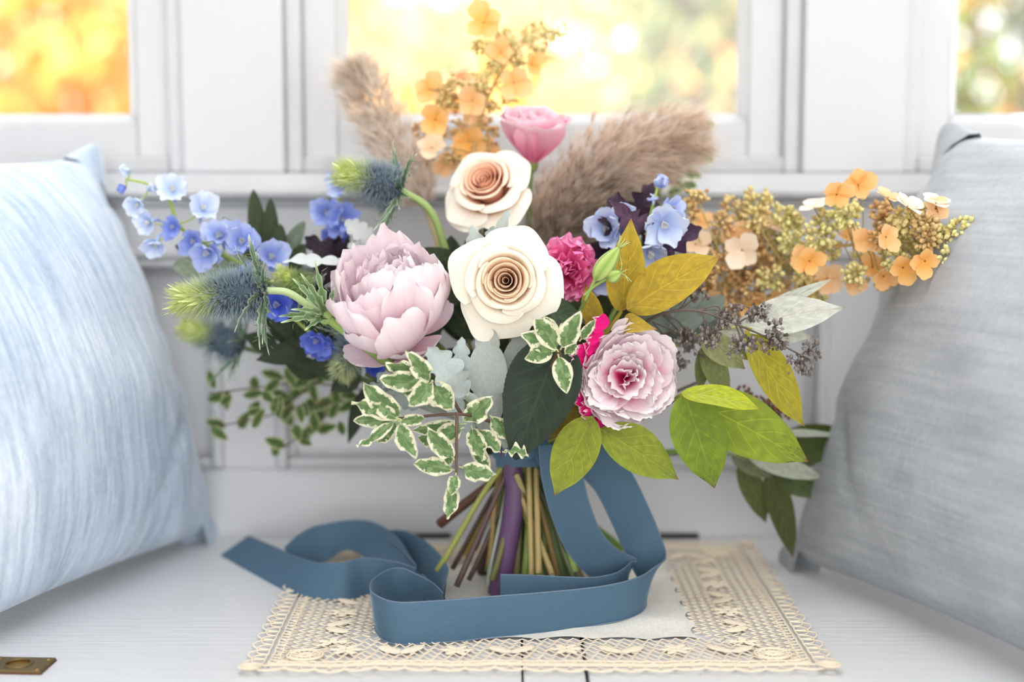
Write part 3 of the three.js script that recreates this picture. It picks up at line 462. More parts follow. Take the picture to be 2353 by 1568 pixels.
{
  const base = at(1345, 690, 0.045), t = thing('lisianthus_buds', 'pair of green lisianthus buds on thin stalks before the golden leaves', 'bud stem', base.clone());
  for (const [pts, a, b, w] of [[[[1345, 690], [1368, 640]], [1366, 646], [1424, 566], 0.0062], [[[1342, 680], [1370, 655], [1396, 640]], [1394, 641], [1428, 626], 0.0048]]) {
    const g = new Geo(); g.tube(pts.map(([x, y]) => at(x, y, 0.055)), 0.0011, 0.0013, col('#86a24c')); part(t, 'stalk', g, M.stem);
    const A = at(...a, 0.056), B = at(...b, 0.058), d = B.clone().sub(A), F = frame(d), g2 = new Geo(); g2.grid(20, 12, (u, v) => { const r = w * Math.sin(Math.PI * v ** 0.75) ** 0.8 * (1 + 0.1 * Math.cos(u * Math.PI * 10)) + 0.0002; return { p: A.clone().addScaledVector(d, v).addScaledVector(F.rad(u * Math.PI * 2), r), c: mixc(col('#8fb04e'), col('#c6d884'), 0.5 + 0.5 * Math.cos(u * Math.PI * 10)) }; }); const bud = part(t, 'bud', g2, M.sepal);
    for (let k = 0; k < 5; k++) { const g3 = new Geo(), r = F.rad(k * 1.257), p0 = A.clone().addScaledVector(d, w > 0.005 ? 0.96 : 0.9); g3.tube([p0.clone().addScaledVector(r, 0.0008), p0.clone().addScaledVector(d, 0.25).addScaledVector(r, 0.004), p0.clone().addScaledVector(d, 0.4).addScaledVector(r, 0.009 + 0.003 * (k % 2))].slice(0, w > 0.005 ? 2 : 3), 0.0005, 0.0002, col('#9cb860'), col('#c8d8a0'), 4); part(bud, 'bud_tip', g3, M.stem); }
  }
  stemOf(t, base, { r: 0.0015 });
}

// ------------------------------------------------------------------ sea holly
function spinyLeaf(t, name, base, tip, up, w, c0, c1, n = 5) {
  const g = leafGeo({ base, tip, up, w, fold: 0.5, bow: 0.08, nv: 30, nu: 4, prof: (k) => (Math.sin(Math.PI * Math.pow(k, 0.55)) ** 0.7 * (1 - k * 0.5)) * (0.34 + 0.66 * Math.abs(((k * n) % 1) - 0.15) ** 1.2) + 0.03, c: (k, s) => mixc(c0, c1, clamp(Math.abs(s) ** 3 * 0.8 + smooth(0.8, 1, k))) });
  const ax = tip.clone().sub(base), L = ax.length(), y = ax.normalize(), nn = up.clone().addScaledVector(y, -up.dot(y)).normalize(), x = y.clone().cross(nn);
  for (let k = 1; k < n; k++) for (const s of [-1, 1]) g.spike(base.clone().addScaledVector(y, L * (k + 0.15) / n).addScaledVector(x, s * w * 0.45).addScaledVector(nn, w * 0.3), y.clone().multiplyScalar(0.5).addScaledVector(x, s).addScaledVector(nn, 0.3).normalize(), w * 0.75, 0.0003, c0, c1);
  return part(t, name, g, M.spine);
}
function seaHolly(label, neck, tip, rad, o = {}) {
  const R = rng(o.seed ?? 3), t = thing('sea_holly', label, 'thistle', neck.clone(), 'sea holly thistles'), ax = tip.clone().sub(neck), L = ax.length(), F = frame(ax), dark = col(o.dark ?? '#4a5d6c'), blue = col(o.blue ?? '#a4b8c2'), lime = col(o.lime ?? '#c8d86a'), limeTip = col('#e8f0b0');
  const body = (k) => rad * 0.66 * smooth(-0.12, 0.2, k) * (1 - 0.7 * k ** 1.15) * (k > 0.94 ? 0.7 : 1);
  const g = new Geo(); g.grid(16, 14, (u, v) => ({ p: neck.clone().addScaledVector(F.a, L * 0.88 * v).addScaledVector(F.rad(u * 6.2832), body(v)), c: mixc(mulc(dark, 0.8), lime, smooth(0.45, 0.85, v)) })); part(t, 'cone', g, M.spine);
  const sg = new Geo(), N = o.n ?? 1500;
  for (let k = 0; k < N; k++) { const v = R() ** 0.9, th = R() * 6.2832, r = F.rad(th), p = neck.clone().addScaledVector(F.a, L * 0.88 * v).addScaledVector(r, body(v) * 0.97), d = r.clone().addScaledVector(F.a, -0.15 + 1.7 * v * v + (R() - 0.5) * 0.5).addScaledVector(F.rad(th + 1.57), (R() - 0.5) * 0.5).normalize(), m = smooth(0.48, 0.86, v + (R() - 0.5) * 0.16);
    sg.spike(p, d, rad * (0.34 + 0.3 * R()), 0.00036, mixc(dark, lime, m), mixc(blue, limeTip, m)); }
  part(t, 'spines', sg, M.spine).userData.kind = 'stuff';
  for (let k = 0; k < (o.tuft ?? 16); k++) { const th = k * 2.4, v = 0.72 + 0.26 * R(), r = F.rad(th), b = neck.clone().addScaledVector(F.a, L * 0.88 * v).addScaledVector(r, body(v) * 0.8), e = b.clone().addScaledVector(F.a, L * (0.1 + 0.1 * R())).addScaledVector(r, rad * (0.25 + 0.25 * R())); part(t, 'crown_bract', leafGeo({ base: b, tip: e, up: r, w: 0.0013, fold: 0.5, nu: 2, nv: 8, c: (q) => mixc(lime, limeTip, q) }), M.spine); }
  const nb = o.bracts ?? 15;
  for (let k = 0; k < nb; k++) { const th = k / nb * 6.2832 + (R() - 0.5) * 0.3, r = F.rad(th), len = rad * (1.3 + 0.95 * R()) * (o.bl ?? 1), fwd = 0.1 + 0.7 * R(), e = neck.clone().addScaledVector(r, len).addScaledVector(F.a, len * (fwd - 0.25)); spinyLeaf(t, 'bract', neck.clone().addScaledVector(r, rad * 0.12), e, F.a.clone().multiplyScalar(0.4).add(V((R() - 0.5) * 0.8, (R() - 0.5) * 0.8, 0.9)), rad * 0.25, col(o.bract ?? '#4f6850'), col('#bccbac')); }
  return { t, F };
}
{
  const neck = at(612, 668, 0.07), { t } = seaHolly('lime-tipped sea holly thistle reaching out toward the velvet cushion', neck, at(378, 694, 0.078), 0.0205, { seed: 3, n: 2200, bracts: 18 });
  const node = at(748, 728, 0.06), g = new Geo(); g.tube([neck, at(660, 672, 0.07), at(708, 702, 0.065), node], 0.0026, 0.0028, col('#b9c99a'), col('#9db574')); part(t, 'stalk', g, M.stem);
  for (const [x, y, z] of [[722, 596, 0.07], [690, 628, 0.085], [672, 640, 0.05], [645, 742, 0.08], [668, 712, 0.095], [640, 728, 0.05], [700, 760, 0.085], [770, 660, 0.05], [690, 655, 0.04]]) spinyLeaf(t, 'node_leaf', node, at(x, y, z), V(0.2, 0.5, 1), 0.0068, col('#587848'), col('#c2d2a8'), 4);
  const kn = new Geo(); kn.blob(node, 0.005, 0.0055, 0.005, col('#9dbb6c'), 8, 6); part(t, 'node', kn, M.stem);
  stemOf(t, node, { via: [at(850, 803, 0.055), at(960, 880, 0.04)], r: 0.0034, c: '#8fae5c', c2: '#6f7a3e', end: benchAt(1240, 1372) });
}
{ const neck = at(922, 438, -0.015), { t } = seaHolly('sea holly thistle with blue cone above the blush peony', neck, at(762, 388, -0.005), 0.0195, { seed: 9, n: 1700, bracts: 16 }); stemOf(t, neck, { via: [at(985, 480, -0.02), at(1040, 620, -0.03)], r: 0.0026, c: '#9db870', c2: '#7d8a4a', end: benchAt(1200, 1335) }); }
{ const neck = at(560, 800, -0.075), { t } = seaHolly('shadowed sea holly thistle behind the lime-tipped one', neck, at(402, 742, -0.07), 0.019, { seed: 19, n: 900, bracts: 12 }); stemOf(t, neck, { via: [at(760, 850, -0.06)], r: 0.0022, c: '#5d7048' }); }
{ const neck = at(835, 770, 0.0), { t } = seaHolly('dark sea holly thistle hanging beneath the blush peony', neck, at(775, 870, 0.01), 0.018, { seed: 29, n: 1100, bracts: 12, lime: '#7d8a70' }); stemOf(t, neck, { r: 0.0022, c: '#5d7048' }); }
{ const neck = at(712, 668, 0.0), { t } = seaHolly('small green young sea holly between blue delphinium florets', neck, at(628, 620, 0.005), 0.0125, { seed: 39, n: 700, bracts: 8, dark: '#7d9a50', blue: '#b8cc80', bl: 0.8 }); stemOf(t, neck, { r: 0.0018 }); }

// ------------------------------------------------------------------ delphinium
function delphinium(label, pts, florets, o = {}) {
  const base = at(...pts[pts.length - 1]), t = thing('delphinium', label, 'delphinium', base.clone(), 'blue delphinium stems'), R = rng(o.seed ?? 7);
  const P = pts.map((p) => at(...p)), g = new Geo(); if (P.length > 1) { g.tube(P, 0.0009, 0.002, col('#a8bc50'), col('#8aa050')); part(t, 'spike_stem', g, M.stem); }
  for (const [x, y, z, size0, deep, dx = 0, dy = 0, bud = 0] of florets) {
    const c = at(x, y, z), size = size0 * 1.22, ax = V(dx + (R() - 0.5) * 0.5, dy + (R() - 0.5) * 0.4, 1), F = frame(ax), fl = new THREE.Group(); fl.name = bud ? 'flower_bud' : 'floret'; fl.position.copy(c).sub(base); t.add(fl);
    const pale = col('#f4f8ff'), royal = col('#4a62dc'), sky = col('#c8daf9'), body = mixc(sky, royal, clamp(deep)), edge = mixc(pale, mixc(sky, royal, clamp(deep - 0.2)), clamp(deep + 0.15));
    const near = P.reduce((b, p) => p.distanceTo(c) < b.distanceTo(c) ? p : b, P[0]); const s2 = new Geo(); s2.tube([near, near.clone().lerp(c, 0.5).add(V(0, -0.002, 0)), c], 0.0007, 0.0006, col('#a8bc60')); part(t, 'pedicel', s2, M.stem);
    const n = bud ? 4 : 5; for (let k = 0; k < n; k++) { const th = k / n * 6.2832 + R() * 0.5, ph = bud ? 0.35 : 0.65 + 0.7 * R(), r = F.rad(th), grow = F.a.clone().multiplyScalar(Math.cos(ph)).addScaledVector(r, Math.sin(ph)), face = F.a.clone().multiplyScalar(Math.sin(ph)).addScaledVector(r, -Math.cos(ph)), kk = R() * 0.3;
      part(fl, 'petal', setOn(petalGeo({ L: size * (0.9 + 0.3 * R()), W: size * 0.48, tw: 0.7, round: 0.2, notch: 0.12, ruf: 0.12, rn: 2, cup: 1.2, b0: bud ? 0.3 : 0.2, b1: bud ? 1.2 : 0.4, seed: Math.floor(R() * 99), nu: 6, nv: 8, c: (v, s) => mixc(body, edge, clamp(smooth(0.2, 0.8, v) * (0.7 + kk) - 0.5 * Math.exp(-(s * s) * 14) * deep)) }), c, grow, face), M.petalSoft); }
    if (!bud) { for (let k = 0; k < 3; k++) { const r = F.rad(k * 2.1 + 1), g4 = petalGeo({ L: size * 0.45, W: size * 0.16, nu: 4, nv: 5, b1: 0.8, c: () => mixc(col('#f4f2ea'), body, deep * 0.3) }); part(fl, 'bee', setOn(g4, c, F.a.clone().addScaledVector(r, 0.5), r.clone().negate()), M.petalSoft); }
      const sp2 = new Geo(); sp2.tube([c, c.clone().addScaledVector(F.a, -size * 0.6), c.clone().addScaledVector(F.a, -size * 1.0).add(V(0, -size * 0.2, 0))], size * 0.14, size * 0.04, body, mixc(body, royal, 0.5), 6); part(fl, 'spur', sp2, M.sepal); }
  }
  stemOf(t, base, { r: 0.002, c: '#7d9448' }); return t;
}
delphinium('arching delphinium spike fading from royal blue to white tip by the velvet cushion', [[290, 412, -0.03], [345, 425, -0.03], [385, 455, -0.03], [410, 515, -0.03], [455, 555, -0.03], [560, 610, -0.03], [690, 690, -0.03]], [
  [298, 398, -0.03, 0.0085, 0, -0.3, 0.6, 1], [290, 430, -0.03, 0.007, 0.75, -0.8, -0.6, 1], [318, 468, -0.028, 0.0105, 0.0, -0.3, -0.2], [350, 440, -0.03, 0.008, 0.1, 0, 0.5, 1], [398, 438, -0.028, 0.0125, 0.03, 0.1, 0.3], [345, 510, -0.025, 0.011, 0.1, -0.3, -0.4], [360, 556, -0.025, 0.0115, 0.12, -0.1, -0.5], [465, 482, -0.028, 0.013, 0.1, 0.2, 0.4], [400, 520, -0.022, 0.009, 0.7, 0, -0.2], [445, 552, -0.02, 0.012, 0.6, -0.1, -0.2], [505, 545, -0.018, 0.0155, 0.38, 0.1, 0.2], [480, 578, -0.012, 0.014, 0.5, -0.2, -0.3], [558, 556, -0.015, 0.0155, 0.5, 0.2, 0.3], [620, 592, -0.015, 0.0145, 0.5, 0.3, 0.1], [575, 620, -0.02, 0.013, 0.75, 0, -0.3]], { seed: 7 });
delphinium('deep blue delphinium florets in shade under the thistle leaves', [[640, 690, -0.01], [720, 770, -0.01], [860, 830, -0.02]], [[640, 700, 0.0, 0.0145, 0.95, 0, 0], [690, 690, -0.01, 0.012, 0.8], [728, 780, 0.005, 0.013, 0.85, -0.1, -0.1], [735, 800, 0.0, 0.0125, 0.9], [866, 838, 0.0, 0.011, 1.0]], { seed: 8 });
delphinium('blue delphinium florets behind the blush peony below the blue-coned thistle', [[790, 430, -0.06], [775, 500, -0.06], [830, 620, -0.06]], [[788, 428, -0.06, 0.012, 0.35], [752, 488, -0.06, 0.0145, 0.55, -0.2, 0.2], [786, 505, -0.055, 0.0135, 0.7], [770, 540, -0.06, 0.012, 0.8]], { seed: 9 });
delphinium('pale blue delphinium florets among the dark purple leaves', [[1512, 425, -0.005], [1490, 510, 0.0], [1462, 590, 0.0], [1420, 700, -0.005]], [[1516, 432, 0.0, 0.0105, 0.45, 0.2, 1, 1], [1500, 462, 0.0, 0.008, 0.4, -0.3, 0.4, 1], [1538, 482, 0.0, 0.0115, 0.42, 0.6, 0.3], [1522, 512, 0.01, 0.0165, 0.2, 0.4, -0.4], [1395, 525, 0.0, 0.0155, 0.3, -0.4, -0.1], [1440, 500, 0.0, 0.012, 0.25, -0.2, 0.3], [1430, 545, 0.0, 0.0125, 0.55, -0.1, 0], [1492, 575, 0.012, 0.0155, 0.22, 0.1, -0.6], [1368, 640, 0.01, 0.013, 0.35], [1545, 520, 0.0, 0.01, 0.3, 0.7, 0.2]], { seed: 10 });

// ------------------------------------------------------------------ dried hydrangea
function hydrangea(label, main, twigs, clusters, florets, o = {}) {
  const base = at(...main[0]), t = thing('hydrangea', label, 'hydrangea', base.clone(), 'dried hydrangea panicles'), R = rng(o.seed ?? 1), P = main.map((p) => at(...p)), wood = col('#b79a5c');
  const line = new THREE.CatmullRomCurve3(P), samples = line.getPoints(40);
  const g = new Geo(); g.tube(P, 0.0017, 0.0008, wood, col('#c9ad70')); part(t, 'main_stem', g, M.stem);
  const fromStem = (c) => { let b = samples[0], d = 9; for (const s of samples) { const k = s.distanceTo(c) + 0.35 * Math.max(0, s.distanceTo(P[0]) - c.distanceTo(P[0])); if (k < d) { d = k; b = s; } } return b; };
  for (const [x, y, z, r, k] of clusters) {                              // k: 0 green buds, 1 russet seed heads
    const c = at(x, y, z), b = fromStem(c), tw = new Geo(); tw.tube([b, b.clone().lerp(c, 0.6).add(V(0, -0.002, 0)), c], 0.0008, 0.0005, wood, col('#c8b878'), 5); const br = part(t, 'twig', tw, M.stem);
    const bg = new Geo(), n = Math.round(34 * (r / 0.009) ** 2), greenB = col('#c4bf68'), lightB = col('#e9e4a4'), rus = col('#a87040'), rusL = col('#dab07a');
    for (let q = 0; q < n; q++) { const d = V(R() - 0.5, R() - 0.5, R() - 0.5).normalize(), p = c.clone().addScaledVector(d, r * (0.5 + 0.55 * R())), s = (o.bud ?? 0.0019) * (0.75 + 0.5 * R()), m = clamp(k + (R() - 0.5) * 0.5), ca = mixc(greenB, rus, m), cb = mixc(lightB, rusL, m); bg.blob(p, s, s * 1.15, s, ca, 5, 3, new THREE.Quaternion().setFromUnitVectors(V(0, 1, 0), d), cb); if (q % 2) bg.spike(p.clone().addScaledVector(d, s), d, s * 0.9, s * 0.35, cb, rus); if (q % 3 === 0) bg.tube([c, p], 0.00035, 0.0003, cb, ca, 3, 1); }
    const bc = part(br, 'bud_cluster', bg, M.dry); bc.userData.kind = 'stuff';
  }
  for (const [x, y, z, size, dx = 0, dy = 0, dz = 1, pale = 0] of florets) {
    const c = at(x, y, z), b = fromStem(c), F = frame(V(dx + (R() - 0.5) * 0.3, dy + (R() - 0.5) * 0.3, dz)), fl = new THREE.Group(); fl.name = 'sterile_floret'; fl.position.copy(c).sub(base); t.add(fl);
    const tw = new Geo(); tw.tube([b, b.clone().lerp(c, 0.5).add(V(0.002, 0.001, 0)), c], 0.0005, 0.0004, wood, col('#8a6a40'), 4); part(t, 'floret_stalk', tw, M.stem);
    const ca = mixc(col('#f8b45c'), col('#fbf0de'), pale), cb = mixc(col('#fdcb88'), col('#fff9ee'), pale), th0 = R() * 6;
    for (let k = 0; k < 4; k++) { const th = th0 + k * 1.571 + (R() - 0.5) * 0.4, ph = 1.1 + 0.35 * R(), r = F.rad(th), grow = F.a.clone().multiplyScalar(Math.cos(ph)).addScaledVector(r, Math.sin(ph)), face = F.a.clone().multiplyScalar(Math.sin(ph)).addScaledVector(r, -Math.cos(ph)), L = size * (0.8 + 0.4 * R()); part(fl, 'petal', setOn(petalGeo({ L, W: L * 0.48, wpos: 0.58, tw: 0.5, bw: 0.1, round: 0.13, cup: 0.7, b1: 0.3 * (R() - 0.3), ruf: 0.03, nu: 8, nv: 8, seed: Math.floor(R() * 99), c: (v) => mixc(ca, cb, smooth(0.1, 0.9, v)) }), c, grow, face), M.petalSoft); }
    const ce = new Geo(); ce.blob(c, 0.0009, 0.0009, 0.0009, col('#8a5a30'), 5, 3); part(fl, 'centre', ce, M.dry);
  }
  stemOf(t, base, { r: 0.0018, c: '#a8905a', c2: o.c2 ?? '#8a7040', end: o.end }); return t;
}
{
  const R = rng(61), z = () => -0.055 + (R() - 0.5) * 0.05, fwd = (x) => Math.max(0, x - 1750) / 500 * 0.1, cl = [];
  for (const [x, y, r, k] of [[1690, 485, 10, 0.6], [1740, 468, 10, 0.35], [1735, 500, 10, 0.5], [1660, 520, 9, 0.8], [1690, 560, 9, 0.9], [1720, 540, 9, 0.6], [1800, 495, 9, 0.15], [1825, 515, 8, 0.25], [1780, 540, 9, 0.3], [1730, 575, 10, 0.9], [1650, 605, 10, 0.9], [1700, 620, 11, 0.95], [1750, 610, 10, 0.9], [1790, 585, 9, 0.3], [1820, 560, 9, 0.15], [1850, 590, 9, 0.15], [1880, 545, 10, 0.1], [1900, 510, 9, 0.3], [1905, 575, 8, 0.2], [1940, 490, 9, 0.05], [1955, 500, 8, 0.1], [1850, 630, 8, 0.2], [1770, 640, 9, 0.4], [1810, 610, 9, 0.25], [2020, 485, 8, 0.85], [2035, 510, 8, 0.9], [2030, 545, 8, 0.8], [2080, 500, 9, 0.4], [2065, 520, 8, 0.5], [2110, 490, 8, 0.4], [2125, 520, 8, 0.75], [2130, 545, 8, 0.7], [2050, 565, 9, 0.1], [2085, 575, 9, 0.15], [2060, 600, 9, 0.1], [2120, 565, 8, 0.2], [2165, 535, 8, 0.2], [2200, 525, 8, 0.15], [2230, 530, 8, 0.05], [2225, 555, 8, 0.05], [2188, 575, 8, 0.1], [2185, 590, 7, 0.1], [2145, 620, 7, 0.4], [1990, 610, 9, 0.15], [1965, 630, 8, 0.3], [2030, 650, 6, 0.7], [1680, 670, 10, 0.9], [1730, 670, 10, 0.85], [1790, 670, 9, 0.8], [1850, 660, 9, 0.5], [1880, 680, 8, 0.3], [1620, 645, 9, 0.9], [1580, 480, 8, 0.8], [1600, 450, 7, 0.7], [1640, 560, 7, 0.5], [1720, 715, 9, 0.9], [1660, 700, 9, 0.9]]) cl.push([x, y, z() + fwd(x), r * 0.0012, k]);
  const fl = [[1922, 447, 0.0125, 0, -0.3, 1, 0.05], [1972, 425, 0.013, 0.2, -0.3, 1, 0.05], [2040, 455, 0.011, 0.3, 1, 0.4, 0.3], [2085, 475, 0.012, 0.5, 1, 0.5, 0.85], [2150, 468, 0.0115, 0, 1, 0.4, 0.8], [2150, 480, 0.009, -0.2, 0.4, 1, 0.3], [1998, 548, 0.012, -0.3, -0.4, 1, 0.1], [2035, 545, 0.011, 0.4, 0.2, 1, 0.15], [1872, 478, 0.013, -0.2, 1, 0.3, 0.9], [1608, 510, 0.0135, 0.1, 0.7, 0.5, 0.1], [1598, 562, 0.013, 0, 0.6, 0.8, 0.5], [1860, 600, 0.012, 0.1, -0.3, 1, 0], [1850, 595, 0.01, -0.6, 0.2, 0.6, 0.1], [2005, 615, 0.0115, 0.2, 0.5, 0.7, 0.05], [2075, 615, 0.012, -0.2, -0.4, 1, 0], [2125, 600, 0.0115, 0.1, -0.2, 1, 0], [1700, 545, 0.013, -0.4, 0.2, 1, 0.2], [1770, 520, 0.011, 0.6, 0.7, 0.5, 0.6], [1945, 545, 0.012, 0.3, 0.8, 0.5, 0.1], [1705, 575, 0.014, -0.4, -0.2, 1, 0.7], [1790, 690, 0.012, 0, -0.3, 1, 0.1], [1840, 690, 0.012, 0.3, 0, 1, 0.15], [1900, 640, 0.012, 0.2, -0.3, 1, 0.3], [1730, 700, 0.011, 0, 0, 1, 0], [1640, 690, 0.012, 0, -0.3, 1, 0.05], [1960, 650, 0.01, 0, -0.4, 1, 0.2], [2030, 635, 0.011, 0, -0.5, 0.8, 0.1]].map(([x, y, s, ...d]) => [x, y, z() + fwd(x) + 0.012, s, ...d]);
  hydrangea('long dried hydrangea spray with amber florets reaching to the grey cushion', [[1480, 760, -0.04], [1600, 700, -0.045], [1720, 640, -0.05], [1880, 575, -0.025], [2040, 558, 0.003], [2170, 555, 0.03]], [], cl, fl, { seed: 61 });
}
{
  const R = rng(63), z = () => -0.1 + (R() - 0.5) * 0.035, cl = [], fl = [];
  for (const [x, y, r, k] of [[1238, 62, 6, 0.25], [1285, 72, 6, 0.1], [1262, 85, 6, 0.1], [1215, 80, 6, 0.3], [1225, 100, 6, 0.2], [1165, 85, 6, 0.2], [1180, 105, 7, 0.25], [1150, 80, 5, 0.2], [1100, 108, 6, 0.3], [1125, 112, 6, 0.35], [1240, 125, 6, 0.3], [1185, 135, 6, 0.3], [1140, 140, 7, 0.3], [1130, 158, 7, 0.3], [1195, 150, 6, 0.2], [1050, 185, 6, 0.3], [1025, 205, 7, 0.45], [1020, 230, 8, 0.6], [1045, 235, 8, 0.7], [1085, 195, 6, 0.2], [1105, 185, 7, 0.2], [1100, 215, 6, 0.3], [1170, 222, 6, 0.5], [1130, 240, 6, 0.6], [968, 300, 7, 0.95], [985, 330, 7, 0.9], [1010, 305, 7, 0.9], [1055, 290, 7, 0.8], [1110, 285, 7, 0.8], [1130, 310, 7, 0.75], [1105, 330, 7, 0.7], [975, 365, 7, 0.95], [1080, 345, 7, 0.8], [1040, 360, 7, 0.8]]) cl.push([x, y, z(), r * 0.0011, k]);
  for (const [x, y, s, ...d] of [[1112, 52, 0.016, 0, 0.25, 1, 0], [985, 205, 0.0135, 0, 0, 1, 0.05], [1150, 120, 0.012, 0.3, 0, 1, 0.1], [1222, 148, 0.012, 0.6, 0, 0.7, 0], [1180, 190, 0.0145, 0, -0.2, 1, 0.1], [1085, 232, 0.013, 0, -0.3, 1, 0.15], [1048, 172, 0.011, 0, 1, 0.4, 0.3], [1065, 183, 0.012, 0.3, 0.8, 0.5, 0.3], [1000, 275, 0.0125, -0.2, -0.2, 1, 0], [1078, 325, 0.0145, 0, -0.2, 1, 0], [992, 340, 0.0135, 0, 0.6, 0.7, 0.5], [1022, 375, 0.013, 0.3, -0.4, 1, 0.2], [1118, 345, 0.012, 0.3, 0, 1, 0.1], [1060, 375, 0.011, 0, -0.3, 1, 0.3], [1090, 260, 0.011, 0, -0.3, 1, 0.3]]) fl.push([x, y, z() + 0.01, s, ...d]);
  hydrangea('tall dried hydrangea spray standing against the middle window pane', [[1090, 470, -0.075], [1085, 380, -0.085], [1105, 270, -0.09], [1150, 170, -0.095], [1200, 105, -0.1], [1262, 72, -0.1]], [], cl, fl, { seed: 63, bud: 0.0016 });
}
// ------------------------------------------------------------------ feathery reed plumes
function plume(label, pts, width, n, seed, pal) {
  const P = pts.map((p) => at(...p)), t = thing('reed_plume', label, 'plume', P[0].clone(), 'feathery reed plumes'), R = rng(seed), cv = new THREE.CatmullRomCurve3(P), g = new Geo(); g.tube(P, 0.0016, 0.0005, col('#a08a60'), col('#b09a78')); part(t, 'stalk', g, M.stem);
  const base = pal.map(col);
  for (let b = 0; b < 6; b++) {                                          // side branches, each a tuft of silky hairs
    const h = new Geo();
    for (let k = 0; k < n / 6; k++) {
      const s = clamp((b + R()) / 6 * 0.98 + 0.02), c = cv.getPoint(s), T = cv.getTangent(s), F = frame(T), r = F.rad(R() * 6.2832), wid = width * (Math.sin(Math.PI * Math.min(0.95, 0.2 + 0.75 * s)) ** 0.7 + 0.12), out = R() ** 0.55 * wid * (0.8 + 0.5 * R()), root = c.clone().addScaledVector(r, out * 0.75).addScaledVector(T, out * 0.6), cc = mixc(base[Math.floor(R() * base.length)], base[0], R() * 0.4);
      const d0 = r.clone().multiplyScalar(0.55).addScaledVector(T, 0.9).add(V(0, -0.12, 0)).normalize();
      for (let q = 0; q < 9; q++) { const d = d0.clone().add(V(R() - 0.5, R() - 0.5, R() - 0.5).multiplyScalar(0.95)).normalize(), L = (0.007 + 0.011 * R()) * (R() < 0.12 ? 1.7 : 1), x = d.clone().cross(V(R() - 0.5, R() - 0.5, R() - 0.5)).normalize(), w = 0.00022 + 0.0003 * R() * (q < 2 ? 2 : 1), p = root.clone().addScaledVector(d0, 0.004 * R()), sag = V(0, -0.0022 * R(), 0), tip = mixc(cc, col('#fff4e4'), 0.4 + 0.6 * R());
        h.grid(1, 2, (u, v) => ({ p: p.clone().addScaledVector(d, L * v).addScaledVector(sag, v * v).addScaledVector(x, (u - 0.5) * w * (1.05 - v)), c: mixc(cc, tip, v) })); }
      if (k % 4 === 0) h.tube([c, c.clone().lerp(root, 0.5).addScaledVector(T, 0.003), root], 0.0003, 0.0002, cc, cc, 3, 3);
    }
    part(t, 'tuft', h, M.hair).userData.kind = 'stuff';
  }
  stemOf(t, P[0], { r: 0.0016, c: '#a8945e' });
}
plume('broad tawny reed plume sweeping out behind the peach rose', [[1215, 560, -0.07], [1290, 480, -0.07], [1380, 400, -0.075], [1480, 345, -0.08], [1590, 312, -0.085]], 0.033, 2000, 21, ['#b89a80', '#d8bca2', '#a4866e', '#e8d2bc', '#c8ac92']);
plume('pale tawny reed plume rising against the sash beside the top hydrangea spray', [[985, 500, -0.09], [940, 400, -0.1], [890, 300, -0.11], [845, 215, -0.115], [818, 165, -0.115]], 0.021, 1100, 22, ['#ccb6a2', '#e8d8c8', '#b09884', '#f4eadc']);
plume('low brown reed plume filling behind the lisianthus and purple leaves', [[1230, 640, -0.06], [1290, 540, -0.06], [1350, 470, -0.06], [1400, 430, -0.065]], 0.03, 1100, 23, ['#86684f', '#9c7c60', '#74583f']);

// ------------------------------------------------------------------ leafy sprigs
function sprig(name, label, cat, leaves, o = {}) {
  const first = leaves[0], base = o.base ? at(...o.base) : at(first[0], first[1], first[4] ?? 0.05), t = thing(name, label, cat, base.clone(), o.group), R = rng(o.seed ?? 5);
  if (o.stalks) for (const s of o.stalks) { const g = new Geo(); g.tube(s.map((p) => at(...p)), o.sr ?? 0.0012, (o.sr ?? 0.0012) * 0.7, col(o.sc ?? '#6a4a3c'), col(o.sc2 ?? o.sc ?? '#6a4a3c')); part(t, 'twig', g, M.stem); }
  for (const [x0, y0, x1, y1, z = 0.05, dz = 0.008, w = 40, extra = {}] of leaves) {
    const b = at(x0, y0, z), e = at(x1, y1, z + dz), c = (extra.c ?? o.c ?? (() => (() => [1, 1, 1])))(R);
    part(t, extra.name ?? 'leaf', leafGeo({ base: b, tip: e, w: w / 3300, ph: R() * 6, ...(o.leaf ?? {}), ...(o.vary ? { bow: (R() - 0.4) * 0.3, twist: (R() - 0.5) * 1.6, asym: (R() - 0.5) * 0.14 } : {}), ...extra, c }), (extra.mat ?? (o.mat instanceof Array ? o.mat[Math.floor(R() * o.mat.length)] : o.mat)));
    if (o.petiole) { const g = new Geo(), d = e.clone().sub(b); g.tube([b.clone().addScaledVector(d, -0.1), b.clone().addScaledVector(d, 0.05)], 0.0006, 0.0005, col(o.petiole)); part(t, 'petiole', g, M.stem); }
  }
  if (o.stem !== false) stemOf(t, base, { r: 0.0016, ...(o.stem ?? {}) });
  return t;
}
const flat = (h, h2) => (R) => { const a = mixc(col(h), col(h2 ?? h), R()); return (t) => mixc(a, mulc(a, 1), t); };
const peonyTip = (h, h2, tipC = '#c86a3c') => (R) => { const a = mixc(col(h), col(h2 ?? h), R()), b = mulc(a, 1.12), tc = col(tipC); return (t, s) => mixc(mixc(a, b, Math.abs(s)), tc, smooth(0.955, 0.99, t + 0.012 * noise(s * 5, t * 30, 6))); };
const peonyProf = (t) => Math.sin(Math.PI * Math.pow(t, 0.78)) ** 0.8 * (t > 0.8 ? mix(1, 0.62, (t - 0.8) / 0.2) : 1);
const PL = { prof: peonyProf, fold: 0.22, bow: 0.05, wave: 0.1, waveN: 1.2, nv: 22, nu: 10 };
